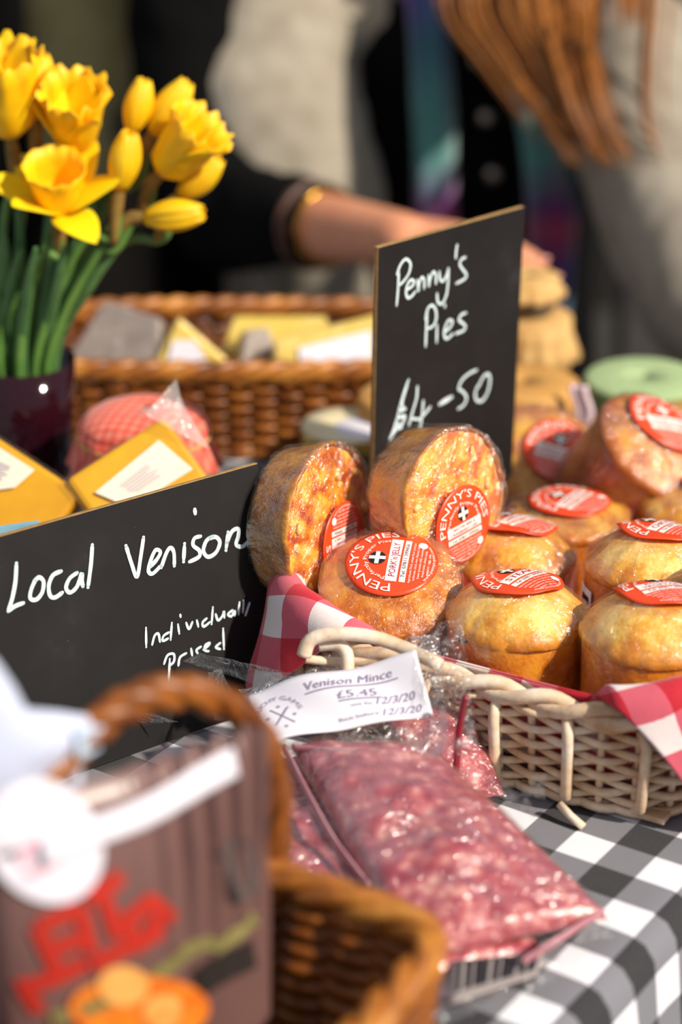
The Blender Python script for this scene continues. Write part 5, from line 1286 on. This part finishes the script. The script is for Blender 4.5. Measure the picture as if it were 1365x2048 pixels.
trunk(m, [(PC+V((0, 0, 0.02)), 0.178, 0.120), (PC+V((0, 0, 0.30)), 0.155, 0.110), (PC+V((0, -0.01, 0.48)), 0.175, 0.115), (PC+V((0, -0.01, 0.585)), 0.15, 0.09), (PC+V((0, 0, 0.64)), 0.075, 0.065)])
remeshed('jumper', m, M['khaki'], p2, 0.010, 3)
# coat: open shell with a gap in front
def coat(m):
    rings = [(-0.25, 0.215, 0.16), (0.0, 0.205, 0.15), (0.20, 0.195, 0.142), (0.40, 0.192, 0.135), (0.53, 0.185, 0.122), (0.60, 0.14, 0.10), (0.645, 0.085, 0.078)]
    g0, g1 = math.radians(-88), math.radians(-48)          # the opening, on the jar side
    def f(u, v):
        k = v*(len(rings)-1); i = min(int(k), len(rings)-2); t = k-i
        z, a, b = [rings[i][q]*(1-t)+rings[i+1][q]*t for q in range(3)]
        an = g1 + (2*PI-(g1-g0))*u; w = 1+0.03*noise.noise(V((u*9, v*5, 0)))
        return PC + V((a*math.cos(an)*w, b*math.sin(an)*w, z))
    m.grid(f, 60, 30)
ct = obj('coat', coat, M['black_cloth'], p2, solid=0.010)
m = MB()
cu2 = el2.lerp(wr2, 0.50)
chain(m, [(sh2, 0.072), (sh2.lerp(el2, 0.5), 0.068), (sh2.lerp(el2, 0.85), 0.062), (el2.lerp(wr2, 0.12), 0.058), (el2.lerp(wr2, 0.3), 0.052), (cu2, 0.046)], 20)
chain(m, [(sR, 0.082), (eR, 0.062), (eR.lerp(wR, 0.85), 0.045)], 20)
sl = remeshed('coat_sleeves', m, M['black_cloth'], p2, 0.008, 4)
for vtx in sl.data.vertices:
    p = WM[p2.name] @ vtx.co; vtx.co += vtx.normal*0.005*noise.noise(p*24)
m = MB()
for sx in (-1, 1): chain(m, [(PC+V((sx*0.085, 0, 0.10)), 0.102), (PC+V((sx*0.095, -0.01, -0.27)), 0.078), (PC+V((sx*0.10, 0.02, -0.66)), 0.062)])
remeshed('trousers', m, M['trouser'], p2, 0.012, 3)
for sx in (-1, 1): obj('shoe', lambda m: m.blob(PC+V((sx*0.105, -0.05, -0.714)), (0.045, 0.13, 0.035), 14, 10), M['black_cloth'], p2)
ad = (wr2-el2).normalized(); au = axes(ad)
def bangle(nm, lbl, k, r, tr, mat, cat='bracelet'):
    c = el2.lerp(wr2, k)
    o = MB(); pth = [c + au @ V((r*math.cos(t), r*math.sin(t), 0)) for t in [2*PI*i/40 for i in range(40)]]
    o.ring(pth, tr, 8); return tag(o.build(nm, mat), lbl, cat)
bangle('bangle', 'thin gold bangle on the reaching wrist', 0.655, 0.0372, 0.0014, M['gold'])
bangle('bracelet', 'dark cord bracelet on the reaching wrist next to the gold bangle', 0.630, 0.0385, 0.0040, M['black_cloth'])
bangle('bracelet', 'brown beaded bracelet half under the black cuff', 0.580, 0.0400, 0.0050, plain('brown_beads', rgb(96, 62, 46), 0.4, rgb(60, 36, 28), 200, 0.5))

# stall pole
pl_ = thing('stall_pole', 'grey steel stall pole seen in the dark gap below the right sleeve', 'pole', (0.372, 2.86, -0.75))
obj('pole', lambda m: m.tube([(0.372, 2.86, -0.745), (0.372, 2.86, 1.55)], 0.012, 14), M['steel'], pl_)
obj('foot_plate', lambda m: m.box((0.372, 2.86, -0.747), (0.05, 0.05, 0.0025)), M['steel'], pl_)
